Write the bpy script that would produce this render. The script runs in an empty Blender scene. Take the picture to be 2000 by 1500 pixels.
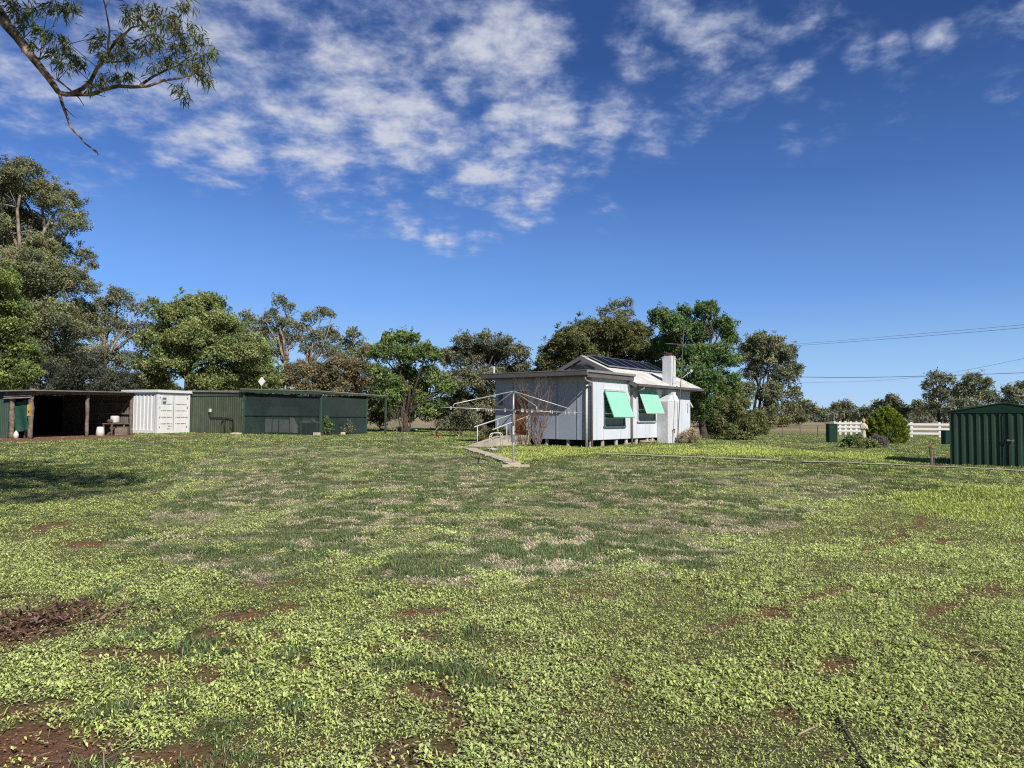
import bpy, math, random
import numpy as np
from functools import lru_cache
from mathutils import Matrix, Vector

random.seed(7)
RNG = np.random.default_rng(11)
sc = bpy.context.scene
col = sc.collection
PI = math.pi

# ------------------------------------------------------------------ camera
F = 1390.0                                   # focal length in photo pixels (photo 2000 wide)
CAMZ = 1.6
PITCH = math.atan((812 - 750) / F)
ROLL = math.radians(0.35)
RM = (Matrix.Rotation(PI / 2 + PITCH, 3, 'X') @ Matrix.Rotation(ROLL, 3, 'Z'))
cd = bpy.data.cameras.new('camera')
cam = bpy.data.objects.new('camera', cd)
cam.matrix_world = Matrix.Translation((0, 0, CAMZ)) @ RM.to_4x4()
cd.sensor_width = 36.0
cd.lens = F / 2000 * 36
cd.clip_start = 0.05
cd.clip_end = 9000
col.objects.link(cam)
sc.camera = cam


def ray(px, py):
    return RM @ Vector(((px - 1000) / F, -(py - 750) / F, -1.0))


def P(px, py, D):
    """World point on the plane y = D seen at photo position (px, py): used to take measurements off the photograph."""
    d = ray(px, py)
    t = D / d.y
    return Vector((d.x * t, D, CAMZ + d.z * t))


def sst(a, b, x):
    t = np.clip((np.asarray(x, dtype=float) - a) / (b - a), 0, 1)
    return t * t * (3 - 2 * t)


# ------------------------------------------------------------------ noise
def _hash(ix, iy, seed):
    h = (ix.astype(np.int64) * 374761393 + iy.astype(np.int64) * 668265263 + seed * 1274126177) & 0x7fffffff
    h = ((h ^ (h >> 13)) * 1274126177) & 0x7fffffff
    return ((h ^ (h >> 16)) & 0xffff) / 65535.0


def vnoise(x, y, seed=0):
    x = np.asarray(x, dtype=float); y = np.asarray(y, dtype=float)
    ix = np.floor(x); iy = np.floor(y)
    fx = x - ix; fy = y - iy
    fx = fx * fx * (3 - 2 * fx); fy = fy * fy * (3 - 2 * fy)
    a = _hash(ix, iy, seed); b = _hash(ix + 1, iy, seed)
    c = _hash(ix, iy + 1, seed); d = _hash(ix + 1, iy + 1, seed)
    return (a * (1 - fx) + b * fx) * (1 - fy) + (c * (1 - fx) + d * fx) * fy


def fbm(x, y, scale, octv=4, seed=0):
    s = 0; a = 1; t = 0
    for k in range(octv):
        s = s + a * vnoise(x / scale + 17.3 * k, y / scale - 9.1 * k, seed + k * 31)
        t += a; a *= .55; scale = scale * .5
    return s / t


# ------------------------------------------------------------------ terrain
def Gz(x, y):
    x = np.asarray(x, dtype=float); y = np.asarray(y, dtype=float)
    z = .40 * sst(8, 33, y) * (1 - sst(9.5, 14.5, x)) * (1 - sst(60, 100, y))
    z = z + .72 * sst(72, 125, y) - 3.0 * sst(132, 200, y)
    near = 1 - sst(30, 60, np.abs(y))
    z = z + (fbm(x, y, 2.5, 3, 5) - .5) * .05 * near
    return z


def gz(x, y):
    return float(Gz(x, y))


def G(px, py):
    return Vector(_G(px, py))


@lru_cache(None)
def _G(px, py):
    """Ground point seen at photo position (px, py)."""
    d = ray(px, py)
    t = 1.0
    while t < 400:
        if CAMZ + d.z * t <= gz(d.x * t, d.y * t):
            break
        t *= 1.03
    lo, hi = t / 1.03, t
    for _ in range(22):
        m = (lo + hi) / 2
        if CAMZ + d.z * m <= gz(d.x * m, d.y * m): hi = m
        else: lo = m
    return (d.x * hi, d.y * hi, gz(d.x * hi, d.y * hi))


# ------------------------------------------------------------------ objects
def tag(o, label=None, cat=None, group=None, kind=None):
    if label: o['label'] = label
    if cat: o['category'] = cat
    if group: o['group'] = group
    if kind: o['kind'] = kind
    return o


def thing(name, loc, label, cat, group=None):
    o = bpy.data.objects.new(name, None)
    o.empty_display_size = .2
    o.location = loc
    col.objects.link(o)
    return tag(o, label, cat, group)


def root_of(o):
    while o.parent is not None:
        o = o.parent
    return o


def link_mesh(name, me, mat, parent):
    o = bpy.data.objects.new(name, me)
    col.objects.link(o)
    if mat: me.materials.append(mat)
    if parent is not None: o.parent = parent
    return o


class MB:
    def __init__(s): s.v = []; s.f = []

    def add(s, vs, fs):
        n = len(s.v)
        s.v += [tuple(v) for v in vs]
        s.f += [tuple(i + n for i in f) for f in fs]
        return s

    def box(s, Fr, a0, a1, b0, b1, z0, z1):
        vs = [Fr(a, b, z) for z in (z0, z1) for (a, b) in ((a0, b0), (a1, b0), (a1, b1), (a0, b1))]
        return s.add(vs, [(3, 2, 1, 0), (4, 5, 6, 7), (0, 1, 5, 4), (1, 2, 6, 5), (2, 3, 7, 6), (3, 0, 4, 7)])

    def hexa(s, vs):
        return s.add(vs, [(3, 2, 1, 0), (4, 5, 6, 7), (0, 1, 5, 4), (1, 2, 6, 5), (2, 3, 7, 6), (3, 0, 4, 7)])

    def tube(s, pts, r, n=6, closed=True):
        pts = [Vector(p) for p in pts]
        m = len(pts)
        rs = [r] * m if not hasattr(r, '__len__') else list(r)
        vs = []
        up0 = None
        for i, p in enumerate(pts):
            d = (pts[min(i + 1, m - 1)] - pts[max(i - 1, 0)])
            if d.length < 1e-9: d = Vector((0, 0, 1))
            d.normalize()
            if up0 is None:
                up0 = Vector((0, 0, 1)) if abs(d.z) < .9 else Vector((1, 0, 0))
            a = d.cross(up0)
            if a.length < 1e-4: a = d.cross(Vector((1, .3, 0)))
            a.normalize(); b = a.cross(d)
            up0 = b
            for k in range(n):
                an = 2 * PI * k / n
                vs.append(p + (a * math.cos(an) + b * math.sin(an)) * rs[i])
        fs = []
        for i in range(m - 1):
            for k in range(n):
                fs.append((i * n + k, i * n + (k + 1) % n, (i + 1) * n + (k + 1) % n, (i + 1) * n + k))
        if closed:
            fs.append(tuple(range(n - 1, -1, -1))); fs.append(tuple((m - 1) * n + k for k in range(n)))
        return s.add(vs, fs)

    def lathe(s, c, prof, n=12, sx=1, sy=1, lean=(0, 0)):
        c = Vector(c)
        vs = []
        for (r, z) in prof:
            for k in range(n):
                a = 2 * PI * k / n
                vs.append(c + Vector((math.cos(a) * r * sx + lean[0] * z, math.sin(a) * r * sy + lean[1] * z, z)))
        m = len(prof)
        fs = []
        for i in range(m - 1):
            for k in range(n):
                fs.append((i * n + k, i * n + (k + 1) % n, (i + 1) * n + (k + 1) % n, (i + 1) * n + k))
        fs.append(tuple(range(n - 1, -1, -1))); fs.append(tuple((m - 1) * n + k for k in range(n)))
        return s.add(vs, fs)

    def build(s, name, mat, parent=None, smooth=False, label=None, kind=None, bevel=0):
        me = bpy.data.meshes.new(name)
        off = Vector((0, 0, 0)) if parent is None else root_of(parent).location
        me.from_pydata([(v[0] - off[0], v[1] - off[1], v[2] - off[2]) for v in s.v], [], s.f)
        if smooth:
            me.polygons.foreach_set('use_smooth', [True] * len(me.polygons))
        me.update()
        o = link_mesh(name, me, mat, parent)
        if label: o['label'] = label
        if kind: o['kind'] = kind
        if bevel:
            b = o.modifiers.new('bevel', 'BEVEL'); b.width = bevel; b.segments = 2; b.limit_method = 'ANGLE'
        return o


def quads_mesh(name, V, C, mat, parent=None):
    """V (N,4,3) world quads, C (N,3) colours -> one mesh object with a colour attribute."""
    N = len(V)
    off = np.array((0, 0, 0.)) if parent is None else np.array(root_of(parent).location)
    me = bpy.data.meshes.new(name)
    me.vertices.add(N * 4); me.loops.add(N * 4); me.polygons.add(N)
    me.vertices.foreach_set('co', (V.reshape(-1, 3) - off).astype(np.float32).ravel())
    me.loops.foreach_set('vertex_index', np.arange(N * 4, dtype=np.int32))
    me.polygons.foreach_set('loop_start', np.arange(0, N * 4, 4, dtype=np.int32))
    me.polygons.foreach_set('loop_total', np.full(N, 4, dtype=np.int32))
    at = me.color_attributes.new('Col', 'FLOAT_COLOR', 'POINT')
    c4 = np.ones((N * 4, 4), dtype=np.float32)
    c4[:, :3] = np.repeat(C, 4, axis=0)
    at.data.foreach_set('color', c4.ravel())
    me.update(calc_edges=True)
    return link_mesh(name, me, mat, parent)


def frame(o, ex, ey=None):
    o = Vector((o[0], o[1], 0)); ex = Vector((ex[0], ex[1], 0)).normalized()
    ey = Vector((-ex.y, ex.x, 0)) if ey is None else Vector((ey[0], ey[1], 0)).normalized()
    return lambda a, b, z: o + ex * a + ey * b + Vector((0, 0, z))


WORLD = frame((0, 0), (1, 0))

# ------------------------------------------------------------------ materials
def nodes_of(name):
    m = bpy.data.materials.new(name)
    m.use_nodes = True
    nt = m.node_tree
    return m, nt, nt.nodes, nt.links, nt.nodes['Principled BSDF']


def mat(name, c1, c2=None, rough=.7, scale=3., amt=.6, bump=0., bscale=20., metal=0., spec=.3, streak=0., dirt=None, dirt_amt=.0, detail=6.):
    """Noise-varied paint/wood/metal: c1-c2 mottling, optional vertical streaks and blotches of dirt, optional bump."""
    m, nt, N, L, b = nodes_of(name)
    if c2 is None: c2 = tuple(v * .75 for v in c1)
    tc = N.new('ShaderNodeTexCoord')
    n1 = N.new('ShaderNodeTexNoise'); n1.inputs['Scale'].default_value = scale; n1.inputs['Detail'].default_value = detail
    L.new(tc.outputs['Object'], n1.inputs['Vector'])
    mr = N.new('ShaderNodeMapRange'); mr.inputs['From Min'].default_value = .5 - .25 / max(amt, .01) * .6; mr.inputs['From Max'].default_value = .5 + .25 / max(amt, .01) * .6
    L.new(n1.outputs['Fac'], mr.inputs['Value'])
    mx = N.new('ShaderNodeMix'); mx.data_type = 'RGBA'
    mx.inputs['A'].default_value = (*c1, 1); mx.inputs['B'].default_value = (*c2, 1)
    L.new(mr.outputs['Result'], mx.inputs['Factor'])
    out = mx.outputs['Result']
    if streak > 0 or dirt is not None:
        mp = N.new('ShaderNodeMapping'); mp.inputs['Scale'].default_value = (9, 9, .55)
        L.new(tc.outputs['Object'], mp.inputs['Vector'])
        n2 = N.new('ShaderNodeTexNoise'); n2.inputs['Scale'].default_value = 1.1; n2.inputs['Detail'].default_value = 5
        L.new(mp.outputs['Vector'], n2.inputs['Vector'])
        r2 = N.new('ShaderNodeMapRange'); r2.inputs['From Min'].default_value = .5; r2.inputs['From Max'].default_value = .78
        r2.inputs['To Max'].default_value = max(streak, dirt_amt)
        L.new(n2.outputs['Fac'], r2.inputs['Value'])
        m2 = N.new('ShaderNodeMix'); m2.data_type = 'RGBA'
        dc = dirt or tuple(v * .5 for v in c1)
        m2.inputs['B'].default_value = (*dc, 1)
        L.new(r2.outputs['Result'], m2.inputs['Factor']); L.new(out, m2.inputs['A'])
        out = m2.outputs['Result']
    L.new(out, b.inputs['Base Color'])
    b.inputs['Roughness'].default_value = rough
    b.inputs['Metallic'].default_value = metal
    b.inputs['Specular IOR Level'].default_value = spec
    if bump > 0:
        n3 = N.new('ShaderNodeTexNoise'); n3.inputs['Scale'].default_value = bscale; n3.inputs['Detail'].default_value = 5
        L.new(tc.outputs['Object'], n3.inputs['Vector'])
        bp = N.new('ShaderNodeBump'); bp.inputs['Strength'].default_value = bump; bp.inputs['Distance'].default_value = .03
        L.new(n3.outputs['Fac'], bp.inputs['Height']); L.new(bp.outputs['Normal'], b.inputs['Normal'])
    return m


def foliage_mat(name, trans=.3, rough=.55, spec=.25):
    m, nt, N, L, b = nodes_of(name)
    at = N.new('ShaderNodeAttribute'); at.attribute_name = 'Col'
    L.new(at.outputs['Color'], b.inputs['Base Color'])
    b.inputs['Roughness'].default_value = rough; b.inputs['Specular IOR Level'].default_value = spec
    tr = N.new('ShaderNodeBsdfTranslucent')
    mu = N.new('ShaderNodeMix'); mu.data_type = 'RGBA'; mu.blend_type = 'MULTIPLY'; mu.inputs['Factor'].default_value = 1
    mu.inputs['B'].default_value = (1.08, 1.12, .65, 1)
    L.new(at.outputs['Color'], mu.inputs['A']); L.new(mu.outputs['Result'], tr.inputs['Color'])
    ms = N.new('ShaderNodeMixShader'); ms.inputs['Fac'].default_value = trans
    L.new(b.outputs['BSDF'], ms.inputs[1]); L.new(tr.outputs['BSDF'], ms.inputs[2])
    L.new(ms.outputs['Shader'], N['Material Output'].inputs['Surface'])
    return m


M = {}
M['leaf'] = foliage_mat('foliage', .28)
M['herb'] = foliage_mat('ground_plants', .15, .5, .3)
M['bark_pale'] = mat('pale_gum_bark', (.42, .36, .29), (.17, .13, .10), .85, 2.2, 1.0, .5, 12)
M['bark'] = mat('brown_bark', (.11, .085, .065), (.05, .04, .032), .9, 4, .8, .8, 10)
M['bark_gum'] = mat('gum_branch_bark', (.52, .38, .26), (.05, .04, .033), .8, 5, 1.2, .5, 25)
M['twig'] = mat('dry_twig', (.27, .205, .185), (.16, .12, .11), .9, 6, .6)
M['fibro_shade'] = mat('shaded_fibro_paint', (.42, .46, .57), (.38, .42, .52), .75, 1.2, .5, .05, 30, streak=.12, dirt=(.34, .35, .38))  # darker copy of the fibro paint, shade of the door side put into it
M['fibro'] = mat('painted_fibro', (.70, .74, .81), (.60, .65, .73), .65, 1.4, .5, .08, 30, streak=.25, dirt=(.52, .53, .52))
M['batten_shade'] = mat('shaded_batten_paint', (.40, .42, .48), None, .7)  # batten paint darkened to match, shade put into the colour
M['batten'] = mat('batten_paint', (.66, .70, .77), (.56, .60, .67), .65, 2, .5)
M['trim'] = mat('mauve_grey_trim', (.17, .145, .15), (.11, .095, .10), .5, 2, .6)
M['barge'] = mat('mauve_barge_paint', (.22, .19, .20), (.16, .14, .145), .55, 3, .5)
M['pipe'] = mat('downpipe_paint', (.34, .28, .28), (.26, .22, .22), .5, 3, .5)
M['white_pipe'] = mat('white_paint_metal', (.72, .71, .68), (.58, .56, .52), .45, 9, .6)
M['awning'] = mat('mint_awning', (.34, .71, .55), (.28, .65, .50), .6, 5, .5, streak=.3, dirt=(.36, .68, .55))
M['awn_edge'] = mat('awning_edge', (.12, .35, .26), None, .6)
M['glass'] = mat('dark_glass', (.035, .045, .05), (.02, .025, .03), .06, 2, .4, spec=.7)
M['louvre'] = mat('louvre_glass', (.17, .24, .24), (.10, .15, .15), .15, 3, .6, spec=.6)
M['frame_white'] = mat('window_frame_paint', (.62, .64, .66), (.48, .50, .52), .6, 4, .5)
M['frame_dark'] = mat('teal_grey_frame', (.13, .20, .21), None, .6)
M['door'] = mat('orange_brown_door', (.34, .14, .045), (.22, .085, .028), .6, 2, .8, streak=.5, dirt=(.12, .05, .02))
M['stump'] = mat('painted_stump', (.60, .58, .55), (.30, .27, .24), .85, 6, .7)
M['under'] = mat('underfloor_shade_black', (.016, .014, .013), None, .95)  # near-black, stands in for the shade under the floor
M['concrete'] = mat('weathered_concrete', (.60, .53, .41), (.40, .34, .26), .9, 3, .8, .3, 30)
M['landing'] = mat('stained_concrete', (.52, .45, .34), (.22, .17, .11), .9, 3, 1.0, .3, 20, streak=.7, dirt=(.16, .11, .07))
M['render'] = mat('rough_white_render', (.70, .72, .75), (.58, .60, .64), .85, 5, .7, .35, 14, streak=.3, dirt=(.42, .42, .42))
M['brick_red'] = mat('broken_red_brick', (.33, .13, .07), (.16, .06, .04), .9, 10, .9, .8, 30)
M['solar'] = mat('solar_cell', (.010, .012, .018), (.006, .008, .012), .5, 2, .5, spec=.06)
M['alu'] = mat('aluminium', (.42, .43, .45), (.30, .31, .33), .4, 4, .6, metal=.6)
M['timber'] = mat('grey_timber', (.26, .21, .165), (.13, .105, .085), .9, 5, .9, .5, 20, streak=.4, dirt=(.08, .065, .05))
M['plank'] = mat('pale_plank', (.50, .40, .27), (.36, .28, .19), .85, 4, .6)
M['log'] = mat('rough_log', (.27, .215, .17), (.12, .095, .075), .95, 7, 1.0, 1., 12)
M['steel_wht'] = mat('white_container_steel', (.80, .81, .82), (.72, .73, .74), .5, 2, .5, .1, 8, streak=.16, dirt=(.50, .43, .36))
M['rust'] = mat('dark_seam', (.10, .085, .08), (.18, .10, .07), .8, 8, .8)
M['olive_sheet'] = mat('olive_green_sheet', (.095, .118, .078), (.065, .085, .058), .6, 2, .8, streak=.65, dirt=(.16, .18, .115))
M['green_sheet'] = mat('dark_green_sheet', (.034, .072, .050), (.022, .052, .036), .45, 1.3, .8, spec=.4, streak=.3, dirt=(.045, .085, .06))
M['green_trim'] = mat('dark_green_trim', (.01, .045, .028), None, .45)
M['shed_green'] = mat('shed_green_paint', (.055, .10, .075), (.04, .075, .055), .6, 3, .6, streak=.4, dirt=(.12, .14, .11))
M['grey_sheet'] = mat('weathered_zinc', (.34, .33, .31), (.20, .19, .175), .6, 2, .8, streak=.5, dirt=(.13, .11, .10))
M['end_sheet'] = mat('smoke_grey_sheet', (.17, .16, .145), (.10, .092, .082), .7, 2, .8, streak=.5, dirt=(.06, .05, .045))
M['roof_grey'] = mat('grey_roof_sheet', (.30, .30, .28), (.20, .20, .185), .55, 1.5, .7, streak=.3)
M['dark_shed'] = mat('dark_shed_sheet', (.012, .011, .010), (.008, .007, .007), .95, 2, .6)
M['tarp'] = mat('green_tarp', (.025, .105, .075), (.018, .075, .055), .6, 3, .7, .8, 4)
M['yellow'] = mat('yellow_sign', (.62, .40, .05), (.50, .30, .04), .6, 8, .6)
M['white_plastic'] = mat('white_plastic', (.76, .75, .70), (.66, .65, .60), .5, 4, .5)
M['bucket_blue'] = mat('pale_blue_plastic', (.30, .52, .66), None, .5)
M['stone_cream'] = mat('cream_block', (.68, .59, .44), (.48, .41, .30), .9, 8, .7, .4, 25)
M['statue'] = mat('pale_statue', (.66, .60, .47), (.48, .43, .34), .85, 9, .7, .3, 30)
M['statue_head'] = mat('yellowed_statue', (.60, .48, .25), (.45, .36, .2), .85, 10, .7)
M['fence_white'] = mat('white_fence_paint', (.80, .80, .78), (.70, .70, .68), .6, 3, .5)
M['wire'] = mat('galvanised_wire', (.22, .22, .22), None, .5, metal=.5)
M['cable'] = mat('black_cable', (.03, .032, .04), None, .6)
M['cable_far'] = mat('bare_conductor', (.16, .17, .21), None, .6)
M['hoist'] = mat('galvanised_hoist', (.62, .60, .56), (.46, .44, .40), .4, 7, .6, metal=.35)
M['teal_logo'] = mat('teal_sticker', (.10, .22, .26), (.08, .17, .2), .6)
M['dark'] = mat('black_fitting', (.02, .02, .022), None, .6)
M['litter'] = foliage_mat('dry_leaves', .1, .8, .1)
M['black_pipe'] = mat('black_pipe', (.03, .035, .03), None, .6)


def roof_mat():
    m, nt, N, L, b = nodes_of('white_corrugated_roof')
    tc = N.new('ShaderNodeTexCoord')
    n = N.new('ShaderNodeTexNoise'); n.inputs['Scale'].default_value = 1.2; n.inputs['Detail'].default_value = 6
    L.new(tc.outputs['Object'], n.inputs['Vector'])
    r = N.new('ShaderNodeValToRGB')
    r.color_ramp.elements[0].position = .35; r.color_ramp.elements[0].color = (.60, .57, .53, 1)
    r.color_ramp.elements[1].position = .6; r.color_ramp.elements[1].color = (.80, .78, .74, 1)
    L.new(n.outputs['Fac'], r.inputs['Fac']); L.new(r.outputs['Color'], b.inputs['Base Color'])
    b.inputs['Roughness'].default_value = .55
    return m


M['roof_white'] = roof_mat()


def screen_mat():
    m, nt, N, L, b = nodes_of('green_shade_mesh')
    b.inputs['Base Color'].default_value = (.05, .08, .075, 1); b.inputs['Roughness'].default_value = .8
    tc = N.new('ShaderNodeTexCoord')
    n = N.new('ShaderNodeTexNoise'); n.inputs['Scale'].default_value = .8; n.inputs['Detail'].default_value = 6
    L.new(tc.outputs['Object'], n.inputs['Vector'])
    r = N.new('ShaderNodeValToRGB')
    r.color_ramp.elements[0].color = (.040, .066, .062, 1); r.color_ramp.elements[0].position = .35
    r.color_ramp.elements[1].color = (.060, .090, .086, 1); r.color_ramp.elements[1].position = .65
    L.new(n.outputs['Fac'], r.inputs['Fac']); L.new(r.outputs['Color'], b.inputs['Base Color'])
    tp = N.new('ShaderNodeBsdfTransparent'); ms = N.new('ShaderNodeMixShader'); ms.inputs['Fac'].default_value = .58
    L.new(b.outputs['BSDF'], ms.inputs[1]); L.new(tp.outputs['BSDF'], ms.inputs[2])
    L.new(ms.outputs['Shader'], N['Material Output'].inputs['Surface'])
    return m


M['screen'] = screen_mat()

# ------------------------------------------------------------------ light and sky
SUN_TO = Vector((.526, -.85, 0)).normalized()
SUN_EL = math.radians(38)
sun_vec = Vector((SUN_TO.x * math.cos(SUN_EL), SUN_TO.y * math.cos(SUN_EL), math.sin(SUN_EL)))
sl = bpy.data.lights.new('sun', 'SUN'); sl.energy = 5.0; sl.angle = math.radians(.53); sl.color = (1.0, .95, .875)
so = bpy.data.objects.new('sun', sl); so.rotation_euler = sun_vec.to_track_quat('Z', 'Y').to_euler(); so.location = (20, -30, 30)
col.objects.link(so)

w = bpy.data.worlds.new('World'); sc.world = w; w.use_nodes = True
nt = w.node_tree; N = nt.nodes; L = nt.links
bg = N['Background']; bg.inputs['Strength'].default_value = .1
sky = N.new('ShaderNodeTexSky'); sky.sky_type = 'NISHITA'; sky.sun_disc = False
sky.sun_elevation = SUN_EL; sky.sun_rotation = math.atan2(SUN_TO.x, SUN_TO.y)
sky.air_density = 1.0; sky.dust_density = .6; sky.ozone_density = 2.2; sky.altitude = 200
tc = N.new('ShaderNodeTexCoord')


def math_node(op, a, b=None, c=None):
    n = N.new('ShaderNodeMath'); n.operation = op
    for i, v in enumerate((a, b, c)):
        if v is None: continue
        if isinstance(v, (int, float)): n.inputs[i].default_value = v
        else: L.new(v, n.inputs[i])
    return n.outputs[0]


vnorm = N.new('ShaderNodeVectorMath'); vnorm.operation = 'NORMALIZE'; L.new(tc.outputs['Generated'], vnorm.inputs[0])
DIR = vnorm.outputs[0]
sx = N.new('ShaderNodeSeparateXYZ'); L.new(DIR, sx.inputs[0])
# grade the sky: deep saturated blue overhead, pale blue low down
zc = math_node('MAXIMUM', sx.outputs['Z'], 0.0)
ramp = N.new('ShaderNodeValToRGB'); L.new(zc, ramp.inputs['Fac'])
els = ramp.color_ramp.elements
els[0].position = 0.0; els[0].color = (.47, .68, .93, 1)
els[1].position = 1.0; els[1].color = (.010, .034, .14, 1)
for p_, c_ in ((.06, (.35, .60, .95, 1)), (.16, (.172, .395, .89, 1)), (.30, (.076, .198, .56, 1)), (.45, (.031, .092, .305, 1))):
    e = els.new(p_); e.color = c_
grade = N.new('ShaderNodeMix'); grade.data_type = 'RGBA'; grade.inputs['Factor'].default_value = .94
sc10 = N.new('ShaderNodeMix'); sc10.data_type = 'RGBA'; sc10.blend_type = 'MULTIPLY'; sc10.inputs['Factor'].default_value = 1
sc10.inputs['B'].default_value = (10, 10, 10, 1)
L.new(ramp.outputs['Color'], sc10.inputs['A'])
azf = N.new('ShaderNodeMapRange'); azf.inputs['From Min'].default_value = -.6; azf.inputs['From Max'].default_value = .6
azf.inputs['To Min'].default_value = 1.15; azf.inputs['To Max'].default_value = .82; L.new(sx.outputs['X'], azf.inputs['Value'])
azm = N.new('ShaderNodeMapRange'); azm.inputs['From Min'].default_value = .03; azm.inputs['From Max'].default_value = .18; L.new(zc, azm.inputs['Value'])
azx = N.new('ShaderNodeMix'); azx.data_type = 'FLOAT'; L.new(azm.outputs['Result'], azx.inputs['Factor']); azx.inputs['A'].default_value = 1.0; L.new(azf.outputs['Result'], azx.inputs['B'])
azv = N.new('ShaderNodeVectorMath'); azv.operation = 'SCALE'; L.new(sc10.outputs['Result'], azv.inputs[0]); L.new(azx.outputs['Result'], azv.inputs['Scale'])
L.new(sky.outputs['Color'], grade.inputs['A']); L.new(azv.outputs[0], grade.inputs['B'])
# half of the sky behind the viewer, dimmed to weaken the fill light
rear = N.new('ShaderNodeMapRange'); rear.interpolation_type = 'SMOOTHSTEP'; rear.inputs['From Min'].default_value = -.35; rear.inputs['From Max'].default_value = .42
rear.inputs['To Min'].default_value = .5; rear.inputs['To Max'].default_value = 1.0; L.new(sx.outputs['Y'], rear.inputs['Value'])
# clouds: noise on a flat cloud deck overhead, gathered into banks
zz = math_node('ADD', math_node('MAXIMUM', sx.outputs['Z'], 0.0), .16)
u = math_node('DIVIDE', sx.outputs['X'], zz); v = math_node('DIVIDE', sx.outputs['Y'], zz)
cx = N.new('ShaderNodeCombineXYZ'); L.new(u, cx.inputs[0]); L.new(v, cx.inputs[1])
n1 = N.new('ShaderNodeTexNoise'); n1.inputs['Scale'].default_value = 9.5; n1.inputs['Detail'].default_value = 8; n1.inputs['Roughness'].default_value = .62
n1.inputs['Distortion'].default_value = .1
n2 = N.new('ShaderNodeTexNoise'); n2.inputs['Scale'].default_value = 3.4; n2.inputs['Detail'].default_value = 5
L.new(cx.outputs[0], n1.inputs['Vector']); L.new(cx.outputs[0], n2.inputs['Vector'])
banks = [  # position, radius (photo pixels), weight
    (430, 265, 120, .9), (350, 280, 70, .7), (560, 190, 160, .8), (700, 170, 160, .95), (620, 275, 120, .95), (780, 240, 140, 1), (880, 265, 80, .9),
    (740, 80, 170, .75), (590, 60, 200, .6), (470, 140, 150, .65), (100, 120, 240, .66), (290, 170, 150, .62), (-40, 20, 260, .75), (330, 60, 190, .7), (450, 30, 150, .66),
    (980, 90, 140, 1.), (900, 160, 75, .8), (1050, 60, 110, .8), (1000, 150, 95, .95), (1000, 240, 80, 1.), (1085, 230, 95, .95),
    (1180, 240, 75, .75), (1270, 262, 75, .55), (1350, 262, 50, .4), (960, 330, 85, .95), (1050, 370, 70, .8), (985, 375, 55, .8), (1010, 425, 42, .6),
    (1090, 315, 60, .6), (1170, 300, 60, .45), (1130, 340, 40, .5), (775, 425, 40, .8), (805, 448, 36, .75), (850, 465, 36, .8), (885, 470, 34, .85), (925, 474, 36, .7), (965, 476, 34, .5), (700, 365, 110, .45), (620, 400, 60, .45), (860, 390, 60, .4),
    (1250, 90, 75, .66), (1300, 50, 105, .62), (1390, 90, 115, .66), (1480, 110, 90, .58), (1540, 150, 60, .48), (1345, 185, 70, .52), (1425, 190, 55, .44),
    (1680, 105, 42, .46), (1740, 100, 42, .54), (1825, 72, 48, .5), (1995, 40, 55, .55), (1540, 282, 45, .45), (1780, 205, 90, .28), (1970, 180, 60, .3), (1640, 235, 80, .22),
    (150, 365, 75, .3), (240, 355, 45, .38), (430, 348, 50, .25), (1180, 420, 50, .3), (200, 230, 120, .35), (1920, 20, 60, .35), (1600, 20, 120, .3)]
acc = None
for (bx_, by_, br_, bw_) in banks:
    d = ray(bx_, by_).normalized()
    dn = N.new('ShaderNodeVectorMath'); dn.operation = 'DISTANCE'; dn.inputs[1].default_value = d
    L.new(DIR, dn.inputs[0])
    ang = br_ / F * d.y * 1.4
    mr = N.new('ShaderNodeMapRange'); mr.interpolation_type = 'SMOOTHSTEP'
    mr.inputs['From Min'].default_value = ang; mr.inputs['From Max'].default_value = 0.1 * ang
    mr.inputs['To Min'].default_value = 0; mr.inputs['To Max'].default_value = bw_
    L.new(dn.outputs['Value'], mr.inputs['Value'])
    acc = mr.outputs['Result'] if acc is None else math_node('SMOOTH_MAX', acc, mr.outputs['Result'], .08)
behind = N.new('ShaderNodeMapRange'); behind.inputs['From Min'].default_value = .3; behind.inputs['From Max'].default_value = -.3
behind.inputs['To Max'].default_value = .18; L.new(sx.outputs['Y'], behind.inputs['Value'])
acc = math_node('MAXIMUM', acc, behind.outputs['Result'])
nn = math_node('ADD', math_node('MULTIPLY', n1.outputs['Fac'], .75), math_node('MULTIPLY', n2.outputs['Fac'], .25))
dens = math_node('ADD', math_node('MULTIPLY', math_node('SUBTRACT', nn, .5), 3.4), math_node('MULTIPLY', acc, 1.08))
cl = N.new('ShaderNodeMapRange'); cl.interpolation_type = 'SMOOTHSTEP'
cl.inputs['From Min'].default_value = .14; cl.inputs['From Max'].default_value = 1.45; cl.inputs['To Max'].default_value = .88
L.new(dens, cl.inputs['Value'])
gate = N.new('ShaderNodeMapRange'); gate.interpolation_type = 'SMOOTHSTEP'; gate.inputs['From Min'].default_value = .02; gate.inputs['From Max'].default_value = .3
L.new(acc, gate.inputs['Value'])
cfac = math_node('MULTIPLY', cl.outputs['Result'], gate.outputs['Result'])
cramp = N.new('ShaderNodeValToRGB'); L.new(cfac, cramp.inputs['Fac'])
cramp.color_ramp.elements[0].color = (.36, .45, .70, 1); cramp.color_ramp.elements[0].position = .1
cramp.color_ramp.elements[1].color = (.66, .68, .77, 1); cramp.color_ramp.elements[1].position = .85
c10 = N.new('ShaderNodeMix'); c10.data_type = 'RGBA'; c10.blend_type = 'MULTIPLY'; c10.inputs['Factor'].default_value = 1
c10.inputs['B'].default_value = (10, 10, 10, 1); L.new(cramp.outputs['Color'], c10.inputs['A'])
cm = N.new('ShaderNodeMix'); cm.data_type = 'RGBA'
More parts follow.
